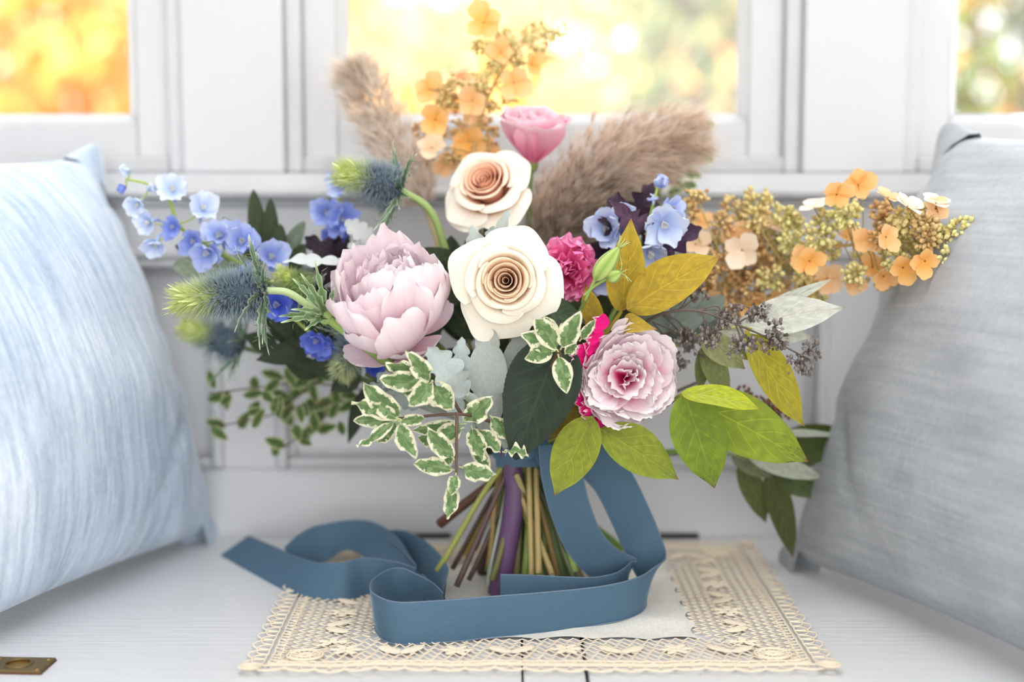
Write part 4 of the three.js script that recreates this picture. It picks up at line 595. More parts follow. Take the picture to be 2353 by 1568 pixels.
sprig('peony_leaf_sprig', 'pair of golden yellow leaves standing above the double peony', 'leaf sprig', [
  [1428, 716, 1450, 502, 0.03, 0.02, 46, { fold: 0.35 }], [1440, 712, 1655, 588, 0.045, 0.01, 58, { up: V(-0.2, 0.4, 1) }], [1368, 760, 1346, 655, 0.02, 0.01, 26], [1432, 745, 1495, 752, 0.05, 0.02, 24, { curl: 0.3, bow: 0.2 }]], { c: peonyTip('#dab82c', '#e2c236'), mat: M.leaf, leaf: PL, seed: 2, stem: { c: '#9a8a30', c2: '#c8a83a', end: benchAt(1068, 1283) } });
sprig('peony_leaf_sprig', 'olive green leaves hanging directly below the double peony', 'leaf sprig', [
  [1362, 958, 1275, 1140, 0.072, 0.012, 52, { up: V(-0.15, 0.3, 1) }], [1378, 985, 1560, 1103, 0.072, 0.01, 52, { up: V(0.1, 0.4, 1) }], [1345, 890, 1262, 1012, 0.05, 0.01, 42, { c: peonyTip('#a8901e', '#9a8a20') }]], { c: peonyTip('#9cac28', '#a8b22e'), mat: [M.leaf, M.leafSpot], leaf: PL, seed: 3, stem: { c: '#8a9440', j: [0.012, 0.008] } });
sprig('peony_leaf_sprig', 'three broad green leaves with brown specks beside the double peony', 'leaf sprig', [
  [1572, 903, 1642, 1122, 0.078, 0.006, 62, { c: peonyTip('#84a01c', '#8ca620', '#a8583c'), mat: M.leafSpot }], [1592, 918, 1856, 1062, 0.07, 0.006, 68, { c: peonyTip('#98ae22', '#a0b426', '#b0503c'), mat: M.leafSpot, up: V(0, 0.3, 1) }], [1566, 903, 1748, 940, 0.088, 0.012, 34, { c: peonyTip('#ccd81e', '#d2de26'), fold: 0.15, up: V(-0.1, 0.85, 0.6) }]], { mat: M.leaf, leaf: PL, seed: 4, stem: { c: '#9aa048', via: [at(1480, 960, 0.03)], r: 0.0015 } });
sprig('peony_leaf_sprig', 'pale silvery leaf undersides and long yellow leaf behind the dark seed sprig', 'leaf sprig', [
  [1700, 752, 1942, 708, 0.03, 0.01, 46, { c: peonyTip('#f6f9ea', '#fafcf0', '#c07858'), up: V(0.1, 0.5, 0.9) }], [1690, 745, 1915, 640, 0.025, 0.0, 17, { c: peonyTip('#f4f9e8', '#f4f9e8') }], [1718, 752, 1850, 982, 0.035, 0.012, 46, { c: peonyTip('#ccc026', '#d4c82c', '#9a6a30'), asym: 0.05, up: V(0.3, 0.2, 1) }], [1612, 770, 1712, 848, 0.03, 0.008, 34, { c: peonyTip('#aeb478', '#b4ba80') }], [1618, 788, 1672, 925, 0.02, 0.008, 30, { c: peonyTip('#a4ac6a', '#a4ac6a') }], [1622, 790, 1606, 900, 0.015, 0.005, 20, { c: peonyTip('#8c9a50', '#8c9a50') }], [1700, 800, 1740, 830, 0.03, 0.01, 18, { c: peonyTip('#9aac30', '#9aac30') }], [1640, 760, 1870, 775, 0.01, 0.0, 30, { c: peonyTip('#f0f4de', '#f0f4de') }]], { base: [1560, 790, 0.01], stalks: [[[1560, 790, 0.01], [1640, 760, 0.025], [1715, 750, 0.033]]], sc: '#b8b860', mat: M.leaf, leaf: PL, seed: 5, stem: { c: '#9aa050' } });
sprig('peony_leaf_sprig', 'dark glossy leaves drooping beside the grey cushion', 'leaf sprig', [
  [1760, 1075, 1945, 1000, -0.05, 0.0, 40, { c: peonyTip('#4c5a1c', '#556420') }], [1800, 1000, 1942, 1012, -0.045, 0.0, 22, { c: peonyTip('#d8e0cc', '#d8e0cc'), up: V(0, 1, 0.3) }], [1720, 1050, 1895, 1100, -0.04, 0.0, 26, { c: peonyTip('#dce4d0', '#dce4d0') }], [1740, 1070, 1930, 1140, -0.055, 0.0, 42, { c: peonyTip('#6a7846', '#6a7846') }], [1765, 1070, 1822, 1282, -0.05, 0.005, 34, { c: peonyTip('#566222', '#566222') }], [1700, 1060, 1765, 1205, -0.055, 0.005, 32, { c: peonyTip('#667232', '#667232'), curl: 0.2 }], [1680, 1050, 1790, 1095, -0.05, 0.0, 26, { c: peonyTip('#8a966a', '#8a966a') }], [1790, 1010, 1950, 990, -0.07, 0, 30, { c: peonyTip('#5c6c1e', '#5c6c1e') }]], { base: [1640, 1030, -0.04], stalks: [[[1640, 1030, -0.04], [1700, 1050, -0.045], [1765, 1070, -0.05]]], sc: '#7a8444', mat: M.leaf, leaf: PL, seed: 6, stem: { c: '#5f7a34', c2: '#5f7f34', r: 0.0024, via: [at(1420, 1050, -0.03)], end: at(1426, 1262, -0.07) } });
const roseProf = (t) => Math.sin(Math.PI * Math.pow(t, 0.68)) ** 0.72 * (1 + 0.03 * (((t * 26) % 1) - 0.5));
sprig('rose_leaf', 'big dark green serrated rose leaf at the heart of the bouquet', 'leaf', [[1288, 782, 1183, 1058, 0.066, 0.016, 84, { fold: 0.18, bow: 0.04, up: V(-0.1, 0.25, 1) }]], { c: flat('#304230', '#304230'), mat: M.roseLeaf, leaf: { prof: roseProf, nv: 52, nu: 10 }, seed: 7, stem: { c: '#4c5c34' } });
sprig('rose_leaf', 'dark green serrated rose leaf tucked under the hot pink lisianthus', 'leaf', [[1232, 700, 1345, 742, 0.05, 0.01, 34]], { c: flat('#3f5638', '#3f5638'), mat: M.roseLeaf, leaf: { prof: roseProf, nv: 40, fold: 0.3 }, seed: 8, stem: { c: '#4c5c34' } });
// variegated pittosporum
const VL = { prof: (t) => Math.sin(Math.PI * Math.pow(t, 0.85)) ** 0.75, fold: 0.3, wave: 0.5, waveN: 2.7, nv: 34, nu: 10, bow: 0.1 };
sprig('pittosporum_sprig', 'sharp cream-edged pittosporum sprig trailing over the ribbon tie', 'leaf sprig', [
  [920, 955, 834, 878, 0.1, 0.008, 26, { asym: -0.06 }], [914, 962, 808, 922, 0.105, 0.008, 20, { twist: 1 }], [905, 968, 812, 968, 0.09, 0, 20], [908, 968, 820, 1027, 0.105, 0.01, 13, { twist: 1.6 }], [920, 968, 978, 962, 0.105, 0.008, 14, { bow: -0.14 }], [922, 976, 958, 1052, 0.105, 0.01, 22, { asym: 0.08 }], [912, 975, 868, 1020, 0.092, 0, 20], [985, 872, 936, 808, 0.1, 0.012, 22], [978, 874, 886, 838, 0.092, 0.008, 22], [970, 880, 872, 872, 0.1, 0.008, 24], [990, 880, 938, 932, 0.105, 0.01, 26], [996, 880, 1042, 940, 0.1, 0.006, 30], [976, 886, 924, 905, 0.09, 0.004, 24],
  [1040, 1052, 982, 985, 0.105, 0.006, 23], [1038, 1080, 950, 1066, 0.105, 0.006, 21], [1062, 1075, 1140, 1092, 0.105, 0.006, 22], [1047, 1092, 1036, 1140, 0.108, 0.006, 15], [1042, 1110, 1026, 1194, 0.11, 0.008, 18], [1040, 1050, 1012, 1065, 0.095, 0.004, 16], [1068, 965, 1130, 912, 0.09, 0.004, 26], [1060, 985, 995, 1010, 0.095, 0.004, 24], [1085, 985, 1110, 1060, 0.085, 0.006, 22, { twist: 0.8 }], [1100, 990, 1150, 1040, 0.08, 0.004, 20], [1160, 1040, 1215, 1052, 0.085, 0.008, 18, { up: V(0, 0.8, 0.5) }], [1080, 1010, 1125, 1100, 0.075, 0.004, 18], [1060, 975, 945, 990, 0.09, 0.002, 18], [1010, 1010, 960, 1005, 0.085, 0, 18], [1130, 960, 1175, 1010, 0.075, 0, 22]],
  { base: [1165, 985, 0.06], stalks: [[[1165, 985, 0.06], [1100, 960, 0.085], [1050, 952, 0.1], [985, 956, 0.1], [916, 962, 0.1]], [[1050, 948, 0.1], [1049, 1020, 0.104], [1048, 1105, 0.106]], [[1060, 952, 0.095], [1030, 905, 0.1], [985, 874, 0.1]]], sr: 0.0013, sc: '#5c4438', mat: [M.var0, M.var1], leaf: VL, petiole: '#b8c48a', vary: 1, seed: 11, stem: { c: '#6a4a38', c2: '#5a3428', end: at(1010, 1205, -0.03), r: 0.0026 } });
sprig('pittosporum_sprig', 'cream-edged pittosporum tip between the cream rose and the double peony', 'leaf sprig', [
  [1278, 802, 1228, 732, 0.095, 0.01, 26, { asym: 0.05 }], [1292, 796, 1334, 716, 0.095, 0.012, 24], [1272, 800, 1196, 768, 0.085, 0.004, 24], [1270, 808, 1206, 826, 0.09, 0.006, 24], [1284, 822, 1302, 905, 0.095, 0.008, 23], [1276, 775, 1252, 728, 0.08, 0.006, 18], [1300, 790, 1292, 742, 0.085, 0.006, 16], [1335, 780, 1368, 735, 0.075, 0.01, 12], [1300, 812, 1325, 790, 0.08, 0.004, 14]],
  { base: [1284, 806, 0.085], stalks: [[[1284, 806, 0.088], [1295, 850, 0.07], [1270, 960, 0.03]]], sc: '#6a5440', mat: [M.var0, M.var1], leaf: { ...VL, wave: 0.22 }, petiole: '#b8c48a', vary: 1, seed: 12, stem: { c: '#6a4a38' } });
function scatter(n, seed, path, spread, z, len, w, extra) { const R = rng(seed), out = []; for (let k = 0; k < n; k++) { const s = (k + R()) / n * (path.length - 1), i = Math.min(path.length - 2, Math.floor(s)), f = s - i, x = mix(path[i][0], path[i + 1][0], f), y = mix(path[i][1], path[i + 1][1], f), a = R() * 6.283, L = len * (0.7 + 0.6 * R()), ox = (R() - 0.5) * spread, oy = (R() - 0.5) * spread; out.push([x + ox, y + oy, x + ox + Math.cos(a) * L, y + oy + Math.sin(a) * L, z + (R() - 0.5) * 0.03, (R() - 0.5) * 0.02, w * (0.8 + 0.4 * R()), extra ?? {}]); } return out; }
{
  const paths = [[[860, 900], [700, 880], [600, 890], [480, 905]], [[840, 920], [720, 930], [600, 960], [500, 980]], [[830, 930], [740, 960], [690, 1000], [650, 1030]], [[760, 840], [700, 900], [640, 940]]];
  sprig('pittosporum_sprig', 'small-leaved olive pittosporum sprig with painted-in shade before the white panelling', 'leaf sprig', paths.flatMap((p, k) => scatter(k < 2 ? 17 : 13, 70 + k, p, 46, -0.095, 42, 15)), { base: [880, 900, -0.06], stalks: paths.map((p) => [[880, 900, -0.06], ...p.map(([x, y]) => [x, y, -0.095])]), sr: 0.0009, sc: '#5a4a3a', c: () => () => [0.45, 0.5, 0.32], mat: [M.var0, M.var1], leaf: { ...VL, wave: 0.1 }, seed: 13, stem: { c: '#5a4a38' } });  // leaf colour multiplied darker to imitate the shadow at the back
  sprig('pittosporum_sprig', 'pale fresh pittosporum sprig behind the tip of the broad plume', 'leaf sprig', [...scatter(18, 81, [[1530, 520], [1555, 400], [1600, 310]], 60, -0.12, 40, 15), ...scatter(6, 82, [[1560, 380], [1620, 320]], 40, -0.12, 40, 15)], { base: [1500, 620, -0.08], stalks: [[[1500, 620, -0.08], [1535, 500, -0.11], [1560, 390, -0.12], [1610, 305, -0.12]]], sr: 0.0009, sc: '#8a9a50', mat: [M.var0, M.var1], leaf: { ...VL, wave: 0.1 }, seed: 14, stem: { c: '#6a6a38' } });
}
// dusty miller
const DM = { prof: lobes(4.5, 0.5, 0.7), fold: 0.15, wave: 0.16, waveN: 2, nv: 40, nu: 12, bow: 0.06 };
sprig('dusty_miller', 'felted silver dusty miller leaves standing between the two roses', 'leaf sprig', [[1105, 665, 1084, 518, 0.035, 0.006, 36, { asym: 0.04 }], [1112, 640, 1170, 482, 0.02, 0.006, 26, { twist: 0.7 }], [1150, 640, 1225, 535, 0.03, 0.006, 26], [1120, 600, 1135, 520, 0.02, 0, 28]], { c: flat('#c6d0ca', '#bcc8c2'), mat: M.felt, leaf: DM, seed: 15, stem: { c: '#aab4a4' } });
sprig('dusty_miller', 'curled silver dusty miller leaf below the cream rose', 'leaf sprig', [[1072, 905, 985, 800, 0.085, 0.012, 52, { bow: 0.18, curl: 0.1 }], [1062, 880, 1060, 775, 0.08, 0.01, 30, { bow: 0.16 }], [1120, 1000, 1120, 745, 0.045, 0.01, 60, { c: flat('#c0c8c2'), prof: lobes(2.5, 0.3, 0.6) }], [1165, 960, 1205, 740, 0.04, 0.005, 46, { c: flat('#b8c0ba'), prof: lobes(2.5, 0.25, 0.6) }], [1120, 930, 960, 880, 0.07, 0.01, 14, { prof: lobes(6, 0.75, 0.8), c: flat('#c8d0cc') }], [1125, 940, 965, 830, 0.065, 0.008, 12, { prof: lobes(6, 0.75, 0.8), c: flat('#c8d0cc') }], [1090, 1000, 1010, 880, 0.055, 0.004, 30]], { c: flat('#c3cecb', '#b4c0be'), mat: M.felt, leaf: DM, seed: 16, stem: { c: '#b8c2b4', end: benchAt(1306, 1366), r: 0.0028 } });
sprig('dusty_miller', 'white felted dusty miller leaf spreading behind the blush peony', 'leaf sprig', [[812, 612, 648, 602, 0.0, 0.006, 30, { up: V(0, 0.8, 0.6), prof: lobes(4.5, 0.6, 0.6) }], [870, 560, 792, 508, -0.02, 0.004, 34], [860, 600, 800, 560, -0.02, 0, 30]], { c: flat('#e2e6e4', '#d6dcda'), mat: M.felt, leaf: DM, seed: 18, stem: { c: '#aab4a4' } });
sprig('dusty_miller', 'grey dusty miller leaf in shade beside the pittosporum sprig', 'leaf sprig', [[905, 905, 832, 958, 0.05, 0.004, 26], [900, 890, 868, 858, 0.05, 0.004, 24], [915, 940, 850, 880, 0.045, 0, 28], [960, 940, 890, 900, 0.05, 0, 26]], { c: flat('#aab4b0', '#9aa6a4'), mat: M.felt, leaf: DM, seed: 19, stem: { c: '#98a294' } });
// dark purple ninebark-like leaves
const lobed = (t) => { const b = Math.sin(Math.PI * Math.pow(t, 0.62)) ** 0.7, k = (t * 4.2) % 1; return b * (0.42 + 0.58 * (k < 0.7 ? k / 0.7 : (1 - k) / 0.3)) + 0.03; };
const NB = { prof: lobed, fold: 0.3, bow: 0.14, wave: 0.25, waveN: 1.5, nv: 44, nu: 8 };
sprig('ninebark_sprig', 'dark purple lobed leaves curled round the pale delphinium', 'leaf sprig', [[1400, 590, 1420, 440, -0.015, 0.0, 60], [1455, 520, 1500, 420, -0.02, 0.0, 50], [1440, 560, 1372, 480, -0.01, 0.01, 50, { bow: 0.25 }], [1470, 540, 1398, 462, 0.005, 0.02, 42, { bow: 0.3, c: flat('#6a4a68') }], [1480, 590, 1612, 522, 0.0, 0.008, 56, { c: flat('#5a3a5c') }], [1500, 560, 1570, 480, -0.02, 0.0, 44], [1420, 640, 1350, 560, -0.02, 0, 60], [1380, 640, 1335, 600, -0.02, 0, 50], [1490, 620, 1560, 600, -0.005, 0, 46]], { c: flat('#3a2038', '#43263c'), mat: M.roseLeaf, leaf: NB, seed: 20, stem: { c: '#5a4040', c2: '#4f3a34' } });
sprig('ninebark_sprig', 'dark purple leaves in the shade behind the blush peony', 'leaf sprig', [[800, 620, 700, 545, -0.04, 0, 50], [790, 640, 720, 600, -0.035, 0, 50], [820, 590, 740, 560, -0.05, 0, 44], [780, 690, 700, 720, -0.03, 0, 48], [800, 720, 760, 780, -0.03, 0, 46]], { c: flat('#33202f', '#3a2434'), mat: M.roseLeaf, leaf: NB, seed: 21, stem: { c: '#46323c', c2: '#6a4a76', r: 0.0056, end: benchAt(1147, 1376), j: [-0.011, 0.009], seg: 12, rf: (t) => 1 + 0.1 * Math.exp(-(((t - 0.86) / 0.012) ** 2)) + 0.1 * Math.exp(-(((t - 0.68) / 0.012) ** 2)) } });
// dark evergreen leaves
const EG = { prof: (t) => Math.sin(Math.PI * Math.pow(t, 0.9)) ** 0.6, fold: 0.25, bow: 0.06, nv: 14, nu: 6 };
sprig('laurel_sprig', 'dark evergreen leaves standing up behind the arching delphinium', 'leaf sprig', [[608, 610, 582, 435, -0.07, 0, 25], [628, 610, 622, 455, -0.065, 0, 22], [640, 610, 645, 515, -0.06, 0, 22], [650, 605, 700, 508, -0.065, 0, 22, { c: flat('#8a9a80') }], [600, 610, 512, 500, -0.07, 0, 18], [540, 620, 395, 612, -0.06, 0, 34, { c: flat('#aebca0') }], [530, 600, 402, 565, -0.065, 0, 26], [560, 640, 430, 680, -0.07, 0, 34, { c: flat('#46512f') }], [600, 650, 470, 620, -0.065, 0, 30], [620, 640, 560, 700, -0.06, 0, 30], [660, 640, 700, 560, -0.06, 0, 24]], { base: [660, 640, -0.06], c: flat('#3f4c2c', '#4d5a34'), mat: M.roseLeaf, leaf: EG, seed: 22, stem: { c: '#4f5a34' } });
sprig('laurel_sprig', 'dark pointed leaves in the shade beneath the thistle stem', 'leaf sprig', [[720, 800, 588, 828, -0.03, 0, 30], [740, 770, 640, 760, -0.03, 0, 40], [760, 800, 660, 700, -0.03, 0, 40], [800, 830, 700, 850, -0.035, 0, 34], [700, 760, 610, 720, -0.03, 0, 34], [830, 850, 760, 900, -0.04, 0, 34], [690, 800, 600, 690, -0.045, 0, 34], [740, 860, 650, 830, -0.05, 0, 30], [770, 740, 700, 640, -0.045, 0, 36], [720, 720, 640, 650, -0.05, 0, 34], [800, 780, 740, 850, -0.04, 0, 34], [640, 800, 560, 770, -0.06, 0, 28], [850, 880, 800, 1020, -0.07, 0, 24], [860, 870, 900, 960, -0.03, 0, 30]], { base: [840, 860, -0.02], c: flat('#38452e', '#445236'), mat: M.roseLeaf, leaf: { ...EG, prof: (t) => Math.sin(Math.PI * Math.pow(t, 0.8)) }, seed: 23, stem: { c: '#4f5a34' } });
{
  const R = rng(99), mk = (n, cx, cy, rx, ry, z0, z1, w, L) => { const out = []; for (let k = 0; k < n; k++) { const a = R() * 6.283, r = Math.sqrt(R()), x = cx + Math.cos(a) * r * rx, y = cy + Math.sin(a) * r * ry, d = Math.atan2(y - 900, x - 1190) + (R() - 0.5) * 1.2; out.push([x - Math.cos(d) * L / 2, y - Math.sin(d) * L / 2, x + Math.cos(d) * L / 2, y + Math.sin(d) * L / 2, mix(z0, z1, R()), 0.004, w * (0.8 + 0.4 * R())]); } return out; };
  sprig('salal_sprig', 'deep green filler leaves in the core of the bouquet behind the roses', 'leaf sprig', mk(34, 1090, 700, 210, 150, -0.06, -0.01, 44, 120), { c: flat('#38472c', '#4a5a38'), mat: M.roseLeaf, leaf: { ...EG, prof: roseProf }, seed: 24, stem: { c: '#55602f', r: 0.0022, c2: '#3f5a2c', end: benchAt(1152, 1318) } });
  sprig('salal_sprig', 'deep green filler leaves packed beneath the double peony', 'leaf sprig', mk(26, 1300, 800, 190, 130, -0.06, -0.005, 44, 120), { c: flat('#3b472c', '#58602f'), mat: M.roseLeaf, leaf: { ...EG, prof: roseProf }, seed: 25, stem: { c: '#55602f', r: 0.0024, c2: '#3f5a2c', end: benchAt(1206, 1340) } });
  sprig('salal_sprig', 'deep green filler leaves above the ribbon tie', 'leaf sprig', mk(22, 1150, 930, 110, 90, -0.04, 0.02, 34, 100), { c: flat('#37442c', '#4a5636'), mat: M.roseLeaf, leaf: { ...EG, prof: roseProf }, seed: 26, stem: { c: '#55602f', r: 0.002, c2: '#4a6a30' } });
  sprig('eucalyptus_sprig', 'grey-green eucalyptus leaves in the shade under the dried hydrangea', 'leaf sprig', mk(14, 1540, 720, 110, 60, -0.05, -0.01, 30, 90), { c: flat('#7d8a80', '#94a096'), mat: M.felt, leaf: { ...EG, wave: 0.05 }, seed: 27, stem: { c: '#7a7050', r: 0.0022 } });
}
// dark dried seed sprigs
function seedSprig(label, main, twigs, seed, c0, c1) {
  const P = main.map((p) => at(...p)), t = thing('seed_sprig', label, 'seed sprig', P[0].clone()), R = rng(seed), wood = col('#5a4c48'), g = new Geo(); g.tube(P, 0.0012, 0.0006, wood, wood); part(t, 'main_stem', g, M.stem);
  for (const pts of twigs) {
    const Q = pts.map((p) => at(...p)), tg = new Geo(); tg.tube(Q, 0.0006, 0.0004, wood, wood, 5); const tw = part(t, 'twig', tg, M.stem), c = Q[Q.length - 1], b = new Geo(), d = c.clone().sub(Q[0]).normalize();
    for (let k = 0; k < 26; k++) { const p = c.clone().add(V(R() - 0.5, R() - 0.5, R() - 0.5).multiplyScalar(0.0125)).addScaledVector(d, (R() - 0.4) * 0.004), s = 0.0009 + 0.0006 * R(); b.blob(p, s, s * 1.2, s, mixc(col(c0), col(c1), R()), 5, 3); for (let q = 0; q < 3; q++) b.spike(p, V(R() - 0.5, R() - 0.5, R() - 0.5).addScaledVector(d, 0.5).normalize(), s * 2.2, s * 0.4, col(c0), col(c1)); if (k % 2) b.tube([c, p], 0.0003, 0.0002, wood, wood, 3, 1); }
    part(tw, 'seed_head', b, M.dry).userData.kind = 'stuff';
  }
  stemOf(t, P[0], { r: 0.0013, c: '#5a4c40', c2: '#4a3a30' });
}
seedSprig('dark grey dried seed sprig branching before the silvery leaves', [[1440, 770, 0.03], [1520, 722, 0.055], [1600, 714, 0.065], [1690, 745, 0.07], [1760, 775, 0.072], [1862, 828, 0.072]], [
  [[1600, 714, 0.065], [1640, 712, 0.066], [1680, 722, 0.068]], [[1640, 725, 0.068], [1690, 700, 0.07], [1742, 716, 0.072]], [[1690, 745, 0.07], [1722, 728, 0.072], [1740, 722, 0.074]], [[1690, 745, 0.07], [1700, 775, 0.072], [1695, 795, 0.074]], [[1700, 750, 0.07], [1710, 770, 0.072], [1722, 786, 0.074]], [[1760, 775, 0.072], [1775, 765, 0.074], [1780, 752, 0.075]], [[1755, 772, 0.072], [1765, 778, 0.074], [1768, 788, 0.075]], [[1760, 775, 0.072], [1785, 775, 0.074], [1790, 782, 0.075]], [[1830, 815, 0.072], [1835, 820, 0.074], [1832, 832, 0.075]], [[1840, 820, 0.072], [1850, 808, 0.074], [1862, 805, 0.075]], [[1850, 824, 0.072], [1845, 830, 0.074], [1850, 838, 0.075]], [[1610, 716, 0.066], [1628, 750, 0.067], [1640, 778, 0.068]], [[1615, 716, 0.066], [1622, 760, 0.067], [1628, 772, 0.068]], [[1560, 715, 0.05], [1590, 690, 0.045], [1610, 668, 0.04]], [[1550, 718, 0.05], [1570, 700, 0.04], [1582, 676, 0.035]], [[1520, 722, 0.05], [1560, 740, 0.04], [1580, 778, 0.035]], [[1520, 722, 0.05], [1550, 750, 0.035], [1570, 770, 0.03]], [[1600, 714, 0.06], [1650, 705, 0.06], [1660, 735, 0.06]], [[1500, 740, 0.03], [1540, 790, 0.025], [1558, 828, 0.02]], [[1500, 740, 0.03], [1545, 760, 0.025], [1590, 795, 0.025]]], 71, '#4c443f', '#9a908a');
seedSprig('russet brown seed heads peeping over the specked green leaves', [[1600, 880, -0.02], [1700, 915, -0.02], [1790, 950, -0.02]], [[[1700, 915, -0.02], [1705, 912, -0.02], [1710, 908, -0.02]], [[1735, 930, -0.02], [1738, 928, -0.02], [1742, 930, -0.02]], [[1770, 940, -0.02], [1772, 938, -0.02], [1776, 936, -0.02]], [[1785, 950, -0.02], [1790, 950, -0.02], [1798, 948, -0.02]], [[1760, 945, -0.02], [1762, 950, -0.02], [1768, 958, -0.02]]], 72, '#5a3a28', '#8a5a40');

// ------------------------------------------------------------------ velvet ribbon
{
  const t = thing('velvet_ribbon', 'slate blue velvet ribbon tied round the stems and trailing over the doily', 'ribbon', BIND.clone()), W = 0.0285;
  const velvet = phys({ color: 0x48667c, roughness: 0.75, sheen: 1, sheenColor: new THREE.Color(0.6, 0.78, 0.92), sheenRoughness: 0.5, bumpMap: weave, bumpScale: 0.0002 }), selv = std({ color: 0x64788c, roughness: 0.7 });
  function tail(name, knots, steps) {                                    // knots: [centre, width direction]
    const cp_ = new THREE.CatmullRomCurve3(knots.map((k) => k[0])), cw = new THREE.CatmullRomCurve3(knots.map((k) => k[1]));
    const at_ = (v) => { const tt = v * (knots.length - 1) / (knots.length - 1), P = cp_.getPoint(tt), T = cp_.getTangent(tt), w = cw.getPoint(tt); w.addScaledVector(T, -w.dot(T)).normalize(); return { P, w, n: T.cross(w).normalize() }; };
    const th = 0.00035, g = new Geo(), L = cp_.getLength();
    g.grid(9, steps, (u, v) => { const q = at_(v), prof = [[-1, 1], [-0.5, 1], [0, 1], [0.5, 1], [1, 1], [1, -1], [0.5, -1], [0, -1], [-0.5, -1], [-1, 1]][Math.round(u * 9)]; return { p: q.P.clone().addScaledVector(q.w, prof[0] * W / 2).addScaledVector(q.n, prof[1] * th), uv: [prof[0] * W * 4, v * L * 4] }; });
    const m = part(t, name, g, velvet);
    for (const s of [-1, 1]) { const pts = []; for (let k = 0; k <= steps; k++) { const q = at_(k / steps); pts.push(q.P.clone().addScaledVector(q.w, s * W / 2)); } const e = new Geo(); e.tube(pts, 0.00055, 0.00055, [1, 1, 1], [1, 1, 1], 5, steps * 2); part(m, 'selvage', e, selv); }
  }
  const F = (px, py, h) => { const p = benchAt(px, py, 0); p.y = h; return p; };
  const up = V(0, 1, 0), k = (p, w) => [p, w];
  // the wrap round the stems: three turns
  for (let q = 0; q < 3; q++) { const g = new Geo(); g.grid(40, 6, (u, v) => { const a = u * Math.PI * 2, r = 0.0185 + 0.0007 * q + 0.0012 * Math.sin(a * 3 + q * 2) + 0.003 * Math.cos((v - 0.5) * 2.5) * 0.2, h = 0.005 + (v - 0.5) * 0.013 + (q - 1) * 0.005 + 0.003 * Math.sin(a + q); return { p: BIND.clone().add(V(Math.cos(a) * r * 1.08, h, Math.sin(a) * r)), uv: [u, v * 0.1] }; }); part(t, 'wrap', g, velvet); }
  { const g = new Geo(), c = BIND.clone().add(V(0.018, 0.006, 0.02)); g.grid(14, 10, (u, v) => { const a = u * 6.2832, b = v * Math.PI; return { p: c.clone().add(V(Math.cos(a) * Math.sin(b) * 0.01, Math.cos(b) * 0.012 + 0.001 * Math.sin(a * 4), Math.sin(a) * Math.sin(b) * 0.007)), uv: [u * 0.05, v * 0.05] }; }); part(t, 'knot', g, velvet); }
  // long tail: over the side, down to the doily, along the front and round in a loop
  const hz = W / 2 + 0.002;
  tail('tail', [
    k(at(1290, 1045, 0.03), V(0.5, 0.4, 0.6)), k(at(1345, 1050, 0.028), V(0.4, 0.75, 0.3)), k(at(1402, 1098, 0.022), V(0.8, 0.55, 0.1)), k(at(1446, 1180, 0.016), V(0.92, 0.35, 0.1)), k(at(1476, 1250, 0.014), V(0.85, 0.5, 0.15)), k(at(1499, 1312, 0.028), V(0.5, 0.85, 0.1)),
    k(F(1486, 1414, hz + 0.002), V(0.12, 1, 0.1)), k(F(1448, 1432, hz + 0.0005), V(0.03, 1, 0.15)), k(F(1380, 1446, hz), V(0, 1, 0.2)), k(F(1260, 1462, hz), V(0, 1, 0.12)), k(F(1130, 1474, hz), V(0, 1, 0.08)), k(F(1000, 1486, hz), V(0, 1, 0.05)), k(F(905, 1488, hz), V(0.02, 1, 0.05)), k(F(862, 1468, hz + 0.001), V(-0.1, 1, 0.05)), k(F(866, 1432, hz + 0.001), V(-0.1, 1, 0.1)), k(F(915, 1408, hz + 0.002), V(0, 1, 0.2)), k(F(975, 1412, hz - 0.003), V(0.1, 0.9, 0.3)), k(F(1030, 1430, 0.009), V(0.2, 0.6, 0.7))], 170);
  // short tail: hangs straight down, turns on the doily behind the long one
  tail('tail', [
    k(at(1285, 1020, 0.032), V(1, 0.1, 0)), k(at(1292, 1095, 0.032), V(1, 0.15, 0.1)), k(at(1312, 1175, 0.03), V(0.95, 0.3, 0.2)), k(at(1345, 1250, 0.028), V(0.75, 0.6, 0.2)), k(at(1396, 1302, 0.026), V(0.5, 0.85, 0.15)),
    k(F(1440, 1392, hz + 0.005), V(0.2, 1, 0.1)), k(F(1425, 1412, hz + 0.001), V(0, 1, 0.1)), k(F(1380, 1422, hz), V(0, 1, 0.15)), k(F(1310, 1424, hz), V(0, 1, 0.15)), k(F(1225, 1420, hz), V(0, 1, 0.1)), k(F(1150, 1420, hz), V(0, 1, 0))], 120);
  // the gathered end beside the doily's edge
  tail('tail', [
    k(F(538, 1272, 0.006), V(0.5, 0.42, -0.75)), k(F(600, 1308, 0.0075), V(0.42, 0.5, -0.7)), k(F(660, 1345, 0.009), V(0.3, 0.62, -0.6)), k(F(720, 1374, 0.0115), V(0.12, 0.8, -0.5)), k(F(785, 1382, 0.0135), V(0, 0.92, -0.3)), k(F(845, 1372, 0.0145), V(-0.1, 1, 0)), k(F(900, 1378, 0.0145), V(0, 1, 0.1)), k(F(960, 1396, 0.0145), V(0, 1, 0.1))], 80);
  tail('tail', [
    k(F(672, 1318, 0.008), V(0.2, 0.9, -0.3)), k(F(705, 1310, 0.0145), V(0.1, 0.9, -0.4)), k(F(760, 1300, 0.021), V(0, 0.75, -0.7)), k(F(815, 1302, 0.025), V(0.1, 0.6, -0.8)), k(F(866, 1322, 0.0245), V(0.45, 0.5, -0.75)), k(F(902, 1362, 0.02), V(0.7, 0.45, -0.55)), k(F(930, 1396, 0.0135), V(0.7, 0.6, -0.35)), k(F(975, 1412, 0.012), V(0.3, 0.9, 0.2))], 80);
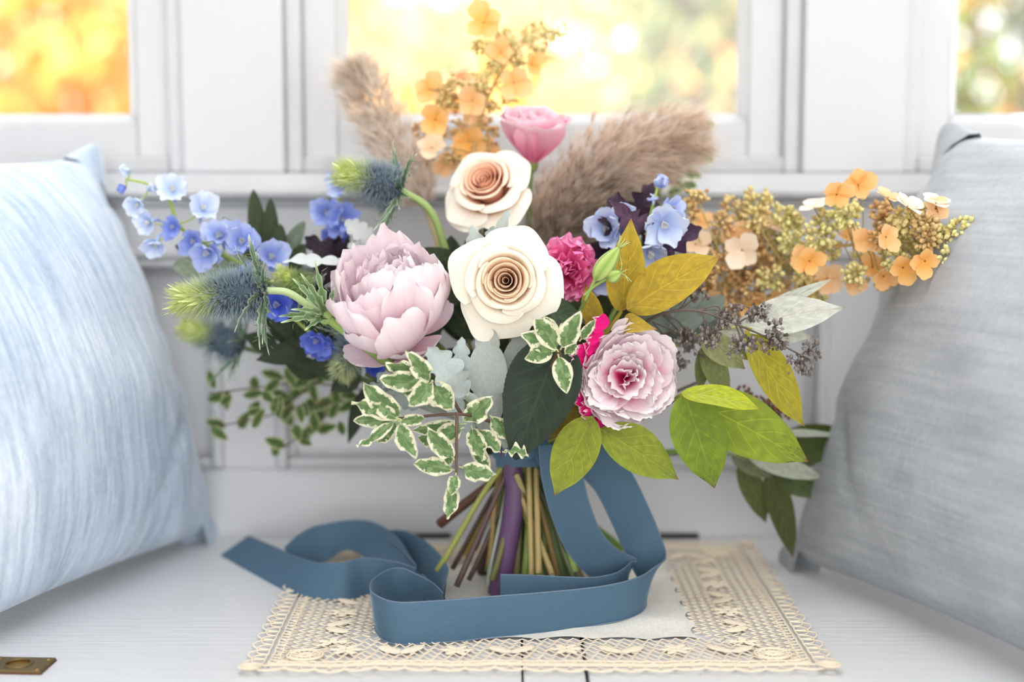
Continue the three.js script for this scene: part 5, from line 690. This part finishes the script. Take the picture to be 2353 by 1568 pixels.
  tail('tail', [
    k(F(1020, 1412, 0.01), V(0.2, 0.8, 0.5)), k(F(1000, 1380, 0.0145), V(0.5, 0.8, -0.2)), k(F(965, 1340, 0.0165), V(0.5, 0.85, -0.2)), k(F(925, 1312, 0.0165), V(0.3, 0.95, -0.1)), k(F(902, 1306, 0.016), V(-0.1, 1, 0.1)), k(F(900, 1326, 0.0155), V(-0.1, 1, 0.1)), k(F(925, 1352, 0.0145), V(0, 1, 0)), k(F(955, 1385, 0.013), V(0.1, 1, 0.2))], 80);
}
// extra cut stems seen below the tie
function cutStem(label, a, e, r, c, c2) { const p = a.clone(), t = thing('cut_stem', label, 'stem', e.clone(), 'cut stem ends below the ribbon tie'), g = new Geo(); g.tube([p, p.clone().lerp(e, 0.5).add(V(0.001, 0, 0.002)), e], r, r * 1.05, col(c), col(c2), 10, 14); part(t, 'stalk', g, M.stem); const cap = new Geo(); cap.blob(e, r * 0.95, r * 0.5, r * 0.95, col('#d8c49a'), 8, 5); part(t, 'cut_end', cap, M.stem); }
cutStem('thin dark green cut stem behind the purple one', BIND.clone().add(V(-0.004, -0.01, -0.012)), benchAt(1196, 1312), 0.0019, '#3f5a2c', '#3a5228');
cutStem('olive cut stem with lime green end', BIND.clone().add(V(-0.006, -0.01, 0.014)), benchAt(1252, 1374), 0.0026, '#6a5a38', '#9ab838');
cutStem('grey-brown cut stem leaning to the ribbon loop', BIND.clone().add(V(0.01, -0.01, 0.006)), benchAt(1398, 1322), 0.0026, '#7a7458', '#6a6848');
cutStem('pale tan cut stem in front of the brown ones', BIND.clone().add(V(-0.006, -0.008, 0.022)), benchAt(1284, 1330), 0.0021, '#a89a68', '#c8b488');
cutStem('dark maroon cut stem beside the purple one', BIND.clone().add(V(-0.012, -0.01, 0.004)), benchAt(1172, 1350), 0.0034, '#3c2a30', '#44303a');
cutStem('short slate green cut stem among the brown ones', BIND.clone().add(V(0.004, -0.01, -0.006)), benchAt(1340, 1366), 0.0022, '#707a5c', '#8a9470');
renderer.render(scene, camera);
